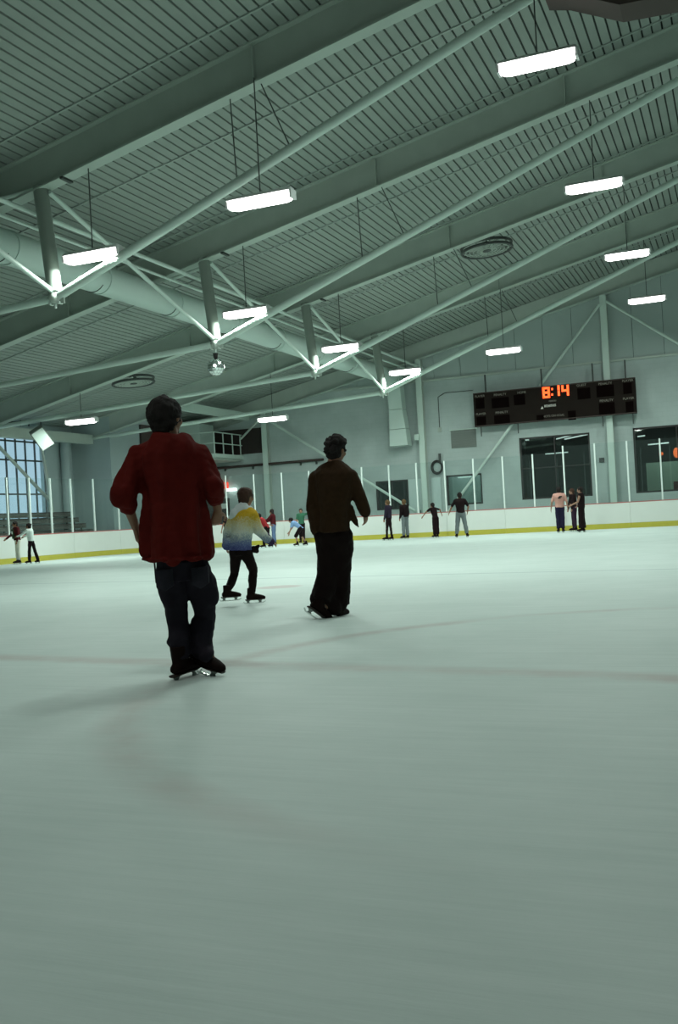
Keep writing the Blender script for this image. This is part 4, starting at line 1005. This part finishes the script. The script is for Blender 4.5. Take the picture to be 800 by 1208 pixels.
# ---------- the child in the tie-dye hoodie
g, w0, P = px_frame(283, 714)
s = .84
J = dict(s=s, head=P(290.5, 586, .02), neck=P(289, 601, 0), pelvis=P(283, 648, 0), shL=P(277, 611, .0), shR=P(298, 608, .0),
         elL=P(269, 628, .06), wrL=P(268, 642, .14), elR=P(304, 624, .02), wrR=P(318, 638, .10),
         hipL=P(278, 650, 0), hipR=P(289, 650, .0), knL=P(277, 677, .08), knR=P(299, 673, .05), anL=P(268.5, 697, -.04), anR=P(297, 700, .02),
         toeL=(.92, .3), toeR=(.96, .2), face=V(.65, .75, -.05), hscale=.98, curlR=.7, fpL=0.0)
J['hdR'] = V(.12, .05, -.07); J['pnR'] = V(-.2, .4, -.6)
def tie_dye():
    m = cloth_mat('tie_dye_hoodie', (.7, .7, .65), .1, bump=.4, bscale=80); nt = m.node_tree; N = nt.nodes; Lk = nt.links
    b = N['Principled BSDF']; tc = N.new('ShaderNodeTexCoord'); sp_ = N.new('ShaderNodeSeparateXYZ'); Lk.new(tc.outputs['Object'], sp_.inputs[0])
    nz = N.new('ShaderNodeTexNoise'); nz.inputs['Scale'].default_value = 60; nz.inputs['Detail'].default_value = 3; Lk.new(tc.outputs['Object'], nz.inputs['Vector'])
    nz2 = N.new('ShaderNodeTexNoise'); nz2.inputs['Scale'].default_value = 6; Lk.new(tc.outputs['Object'], nz2.inputs['Vector'])
    def mth(op, a, c):
        n = N.new('ShaderNodeMath'); n.operation = op
        for i, v in enumerate((a, c)):
            if isinstance(v, (int, float)): n.inputs[i].default_value = v
            else: Lk.new(v, n.inputs[i])
        return n.outputs[0]
    z = mth('ADD', sp_.outputs[2], mth('MULTIPLY', mth('SUBTRACT', nz.outputs['Fac'], .5), .22)); z = mth('ADD', z, mth('MULTIPLY', mth('SUBTRACT', nz2.outputs['Fac'], .5), .12))
    z = mth('ADD', z, mth('MULTIPLY', sp_.outputs[0], .10))
    mr = N.new('ShaderNodeMapRange'); mr.inputs['From Min'].default_value = .66; mr.inputs['From Max'].default_value = 1.24; Lk.new(z, mr.inputs['Value'])
    cr = N.new('ShaderNodeValToRGB'); Lk.new(mr.outputs[0], cr.inputs['Fac']); e = cr.color_ramp.elements
    e[0].position = 0; e[0].color = (.045, .05, .17, 1); e[1].position = 1; e[1].color = (.50, .29, .015, 1)
    for p_, c_ in ((.16, (.10, .13, .27, 1)), (.30, (.26, .31, .34, 1)), (.42, (.54, .57, .50, 1)), (.60, (.54, .48, .28, 1)), (.76, (.50, .32, .02, 1))):
        q = e.new(p_); q.color = c_
    Lk.new(cr.outputs['Color'], b.inputs['Base Color']); return m
M['tie_dye'] = tie_dye(); M['hood_white'] = cloth_mat('pale_hood', (.55, .60, .60), .1); M['violet_cuff'] = cloth_mat('violet_cuff', (.045, .03, .075), .2)
M['black_leggings'] = cloth_mat('black_leggings', (.008, .0035, .003), .2)
def hood_extra(c, J, side, fwd, up): c.cap(P(268, 643, .0), P(270, 640, 0), .07, .07, n=12)
spec = dict(hair='hair_brown', hair_vol=1.10, leg_mat=M['black_leggings'], leg_name='leggings', leg_r=(.098, .066, .056), hem=.92, waist=.25,
            top_mat=M['tie_dye'], top_name='hoodie', top_grow=.045, top_wide=1.10, top_deep=1.2, flare=1.12, top_hem=-.02, arm_r=(.086, .080, .070), sleeve=.93,
            top_extra=(hood_extra,), arm_scale=1.0, foot=.98)
rt, body, top, trs = person('child from behind in a yellow, white and blue tie-dye hoodie, black leggings and skates', g, J, spec, vox=.010)
hd = MB(); hd.cap(P(287, 600, -.03), P(277, 606, -.07), .085, .06, n=16); hd.cap(P(294, 601, 0), P(282, 600, -.05), .05, .06, n=14); hd.cap(P(277, 606, -.07), P(272.5, 610, -.06), .06, .03, n=12)
me = remesh(hd, .010, 3, 'hood'); wrinkle(me, .012, (14, 14, 14), 1.0); put(me, 'hood', M['hood_white'], top)
c_ = MB(); c_.cap(J['elR'].lerp(J['wrR'], .62), J['wrR'] + V(.02, .01, -.015), .060, .048, n=14)
me = remesh(c_, .009, 2, 'cuff'); put(me, 'cuff', M['violet_cuff'], top)
c_ = MB(); c_.cap(P(299, 648, .05), P(303, 650, .06), .045, .03, n=12); c_.cap(P(303, 646, .06), P(305, 644, .06), .03, .02, n=10)
put(remesh(c_, .009, 2, 'tied'), 'waist_wrap', M['black_leggings'], trs)

# ---------- far skaters, posed in metres
def std(H, yaw=0, lean=0.0, leanside=0.0, stride=(0, 0, 0, 0), armL=None, armR=None, foreL=None, foreR=None, headturn=0.0, headdown=0.0, toeout=.25, sq=0.0):
    """yaw: 0 faces away from the camera, 90 faces left, -90 faces right, 180 faces the camera. Directions in body axes (right, forward, up)."""
    Hs = H - .09; s = Hs / 1.70; z0 = .10 + .05 * s
    J = dict(s=s); q = V(0, 0, 1)
    hz = .51 * Hs + .09 - sq
    J['pelvis'] = V(0, 0, hz + .02 * s)
    for S_, k in (('L', -1), ('R', 1)):
        J['hip' + S_] = V(.085 * s * k, 0, hz)
        sx, sy = (stride[0], stride[1]) if S_ == 'L' else (stride[2], stride[3])
        an = V(.085 * s * k + sx, sy, .152 * s * 1.02); J['an' + S_] = an
        mid = J['hip' + S_].lerp(an, .5); leg = .445 * Hs; half = (J['hip' + S_] - an).length / 2; bend = math.sqrt(max(0, (leg / 2 * 1.02) ** 2 - half ** 2)) if half < leg / 2 * 1.02 else 0
        J['kn' + S_] = mid + V(0, bend + .01, 0)
        t = V(toeout * k, 1, 0).normalized(); J['toe' + S_] = (t.x, t.y)
    R = Matrix.Rotation(-lean, 3, 'X') @ Matrix.Rotation(leanside, 3, 'Y')
    up = lambda x, y, z: J['pelvis'] + R @ V(x, y, z)
    tl = .305 * Hs; J['neck'] = up(0, .0, tl); hdn = R @ V(0, .035, .115) * (Hs / 1.7)
    J['head'] = J['neck'] + (hdn + V(0, .02, .115) * s) * .5 + V(0, 0, .01)
    J['head'] = J['neck'] + ((R @ V(0, .02, .13) * s) + V(0, .03, .13) * s) / 2
    for S_, k, ad, fd in (('L', -1, armL, foreL), ('R', 1, armR, foreR)):
        sh = up(.178 * s * k, 0, tl * .90); J['sh' + S_] = sh
        ad = V(*(ad or (.12 * k, .02, -1))).normalized(); fd = V(*(fd or (.05 * k, .25, -1))).normalized()
        J['el' + S_] = sh + ad * .285 * s; J['wr' + S_] = J['el' + S_] + fd * .245 * s
        J['hd' + S_] = fd * .1; J['pn' + S_] = V(-k, .2, 0) if abs(fd.x) < .7 else V(0, .2, -1)
    J['face'] = V(-math.sin(headturn), math.cos(headturn), -headdown)
    Rz = Matrix.Rotation(math.radians(yaw), 3, 'Z')
    for k_, v in list(J.items()):
        if isinstance(v, Vector): J[k_] = Rz @ v
        elif k_.startswith('toe'): w = Rz @ V(v[0], v[1], 0); J[k_] = (w.x, w.y)
    J['hscale'] = max(s, .85) * 1.05
    return J
_cm = {}
def cm(col, var=.15):
    if col not in _cm: _cm[col] = cloth_mat('cloth_%d' % len(_cm), col, var, scale=8, bscale=60)
    return _cm[col]
BLK = (.010, .0045, .005); NAVY = (.018, .015, .040); MAR = (.062, .007, .009); GREY = (.15, .175, .18)
def far(label, px_, py_, hpx, top, legs, clampk=1.0, wide=None, **kw):
    g = on_z(px_, py_, 0); g = V(g.x * clampk, g.y * clampk, 0)
    w_ = V(-math.sin(YAW), math.cos(YAW), 0).dot(g); H = hpx * w_ / FPX
    sp_keys = {k: kw.pop(k) for k in list(kw) if k in ('hair', 'hair_kind', 'sleeve', 'skin', 'top_name', 'leg_name', 'hem', 'leg_r', 'flare', 'top_hem', 'arm_r', 'hair_vol', 'top_wide', 'top_grow')}
    J = std(H, **kw)
    sp = dict(waist=.12, top_mat=cm(top), leg_mat=cm(legs), arm_r=(.068, .055, .045), leg_r=(.098, .075, .065), hem=.95, top_grow=.020, bvox=.0105)
    sp.update(sp_keys)
    return person(label, g, J, sp, vox=.017), J
ra_, ja_ = far('skater in an open maroon jacket and cream trousers by the far left boards', 22, 664.5, 52, MAR, (.62, .63, .54), .97, yaw=128, lean=.08, headdown=.25, armR=(.4, .4, -1), foreR=(.2, .8, -.6), armL=(-.3, .1, -1), sleeve=1.0, top_name='jacket', hair='hair_black', flare=1.2, leg_r=(.09, .066, .06))
f_ = (ja_['neck'] - ja_['pelvis']).normalized().cross((ja_['shR'] - ja_['shL']).normalized()).normalized(); q_ = MB()
c0 = ja_['pelvis'].lerp(ja_['neck'], .12) + f_ * .10; c1 = ja_['pelvis'].lerp(ja_['neck'], .88) + f_ * .095; q_.bar(c0, c1, .13, .11, up=f_)
q_.build('undershirt', cm((.03, .05, .025)), ra_[2], local=True)
q_ = MB(); c0 = ja_['pelvis'].lerp(ja_['neck'], .5) + f_ * .145; c1 = ja_['pelvis'].lerp(ja_['neck'], .72) + f_ * .145; q_.bar(c0, c1, .11, .03, up=f_); q_.build('paper_tag', M['paper'], ra_[2], local=True)
far('skater in a white long-sleeved top and black trousers beside the maroon jacket', 38, 664, 49, (.66, .74, .70), BLK, .97, yaw=75, lean=.12, armL=(-.2, .8, -.6), foreL=(.0, 1, -.3), armR=(.2, .75, -.75), foreR=(0, 1, -.35), stride=(0, .06, .05, -.16), top_name='shirt', flare=1.25, hair='hair_black', hair_kind='bun', leg_r=(.085, .07, .075))
far('skater in black mostly hidden behind the hand of the man in red', 268, 641, 38, BLK, BLK, .80, yaw=60, armL=(-.3, .3, -1), hair='hair_brown', sleeve=0.0)
far('leaning skater in a bright red t-shirt reaching down beside the maroon hoodie', 316, 644, 47, (.30, .022, .024), BLK, .93, yaw=70, lean=.62, armL=(-.1, .5, -.9), armR=(.1, -.4, -.6), foreR=(.0, -.9, -.2), headdown=.3, sleeve=.3, stride=(0, .12, 0, -.12), sq=.06, hair='hair_black')
far('long-haired skater in a maroon hoodie and blue jeans behind the red t-shirt', 324, 642.5, 44, MAR, (.10, .15, .26), .97, yaw=80, lean=.06, armL=(-.1, .7, -.7), foreL=(0, 1, -.3), armR=(.1, .6, -.75), foreR=(0, .95, -.4), hair='hair_black', hair_kind='long', top_name='hoodie', leg_r=(.095, .075, .085))
far('bending skater in a light blue t-shirt and black shorts', 356, 642.5, 44, (.22, .36, .60), BLK, .95, yaw=75, lean=.95, armL=(-.2, .2, -1), foreL=(0, .4, -1), armR=(.2, .5, -.9), foreR=(0, .6, -.7), sleeve=.35, stride=(-.05, .14, .12, -.12), sq=.1, hem=0.0, leg_r=(.105, .095, .08), leg_name='shorts', skin='skin_pale', hair='hair_black', headdown=.2)
far('skater in a green jersey with one raised arm behind the light blue t-shirt', 357, 640.5, 42, (.035, .12, .07), BLK, .985, yaw=175, armL=(-.5, .1, .1), foreL=(-.1, .2, 1), armR=(.15, .25, -1), sleeve=.4, skin='skin_pale', hair='hair_black', top_name='jersey')
far('slim skater in navy top and black leggings, leftmost before the end boards', 460, 637, 49, (.022, .016, .030), BLK, .985, yaw=60, hair='hair_blond', leg_r=(.085, .06, .05), armL=(-.15, .1, -1), stride=(-.02, .08, .02, -.05), leg_name='leggings')
far('skater in a black jacket and pale grey trousers, right of the navy top', 479, 634.8, 48, BLK, GREY, .965, yaw=35, hair='hair_blond', top_name='jacket', armR=(.15, .1, -1), stride=(-.02, .0, .03, .0), leg_r=(.10, .08, .078), flare=1.1)
far('leaning skater all in black reaching both arms out to the sides', 515, 633, 43, BLK, BLK, .955, yaw=35, lean=.28, armL=(-.9, .4, -.6), foreL=(-.5, .5, -.9), armR=(.9, .1, -.2), foreR=(.5, .1, -.9), sleeve=.35, leg_r=(.11, .10, .10), hair='hair_black', headdown=.3)
far('broad skater from behind in a black t-shirt and grey trousers', 545, 634, 55, BLK, GREY, .985, yaw=-8, armL=(-.55, -.05, -.9), foreL=(-.4, .3, -.8), armR=(.45, -.05, -.9), foreR=(-.15, .4, -.8), sleeve=.42, stride=(-.10, .0, .12, .0), leg_r=(.105, .085, .075), hair='hair_black', top_name='t_shirt', top_wide=1.12, top_hem=-.04)
(r_, b_, t_, q_), Jp = far('man from behind in a pink t-shirt with a dark print and navy trousers', 662, 627.5, 55.5, (.56, .30, .25), NAVY, .965, yaw=-12, armL=(-.4, 0, -1), foreL=(-.15, .1, -1), armR=(.35, .0, -1), foreR=(.1, .2, -1), sleeve=.42, leg_r=(.098, .082, .072), hair='hair_black', top_name='t_shirt', top_wide=1.12, skin='skin_pale')
pr_ = MB(); c0 = Jp['neck'].lerp(Jp['pelvis'], .28) + V(0, -.165, 0)
pr_.box((c0.x - .08, c0.y, c0.z - .05), (c0.x + .02, c0.y + .02, c0.z + .01)); pr_.box((c0.x - .04, c0.y, c0.z - .0), (c0.x + .07, c0.y + .02, c0.z + .05))
pr_.build('back_print', M['black'], t_, local=True)
far('long-haired woman in a dark top and plum trousers, middle of the group of three', 678.5, 626.5, 52, BLK, (.035, .018, .035), .99, yaw=100, armL=(-.1, .3, -1), armR=(.1, .2, -1), hair='hair_brown', hair_kind='long', leg_r=(.095, .07, .06), lean=.06, skin='skin_pale')
far('dark-haired woman in a sleeveless black top and wide black trousers, right of the group', 687.5, 626.3, 55, BLK, BLK, .95, yaw=65, armL=(-.1, .3, -1), foreL=(-.1, .9, -.4), armR=(.4, -.15, -1), foreR=(-.1, .8, -.6), sleeve=0.0, hair='hair_black', hair_kind='bun', leg_r=(.11, .105, .13), skin='skin_pale')
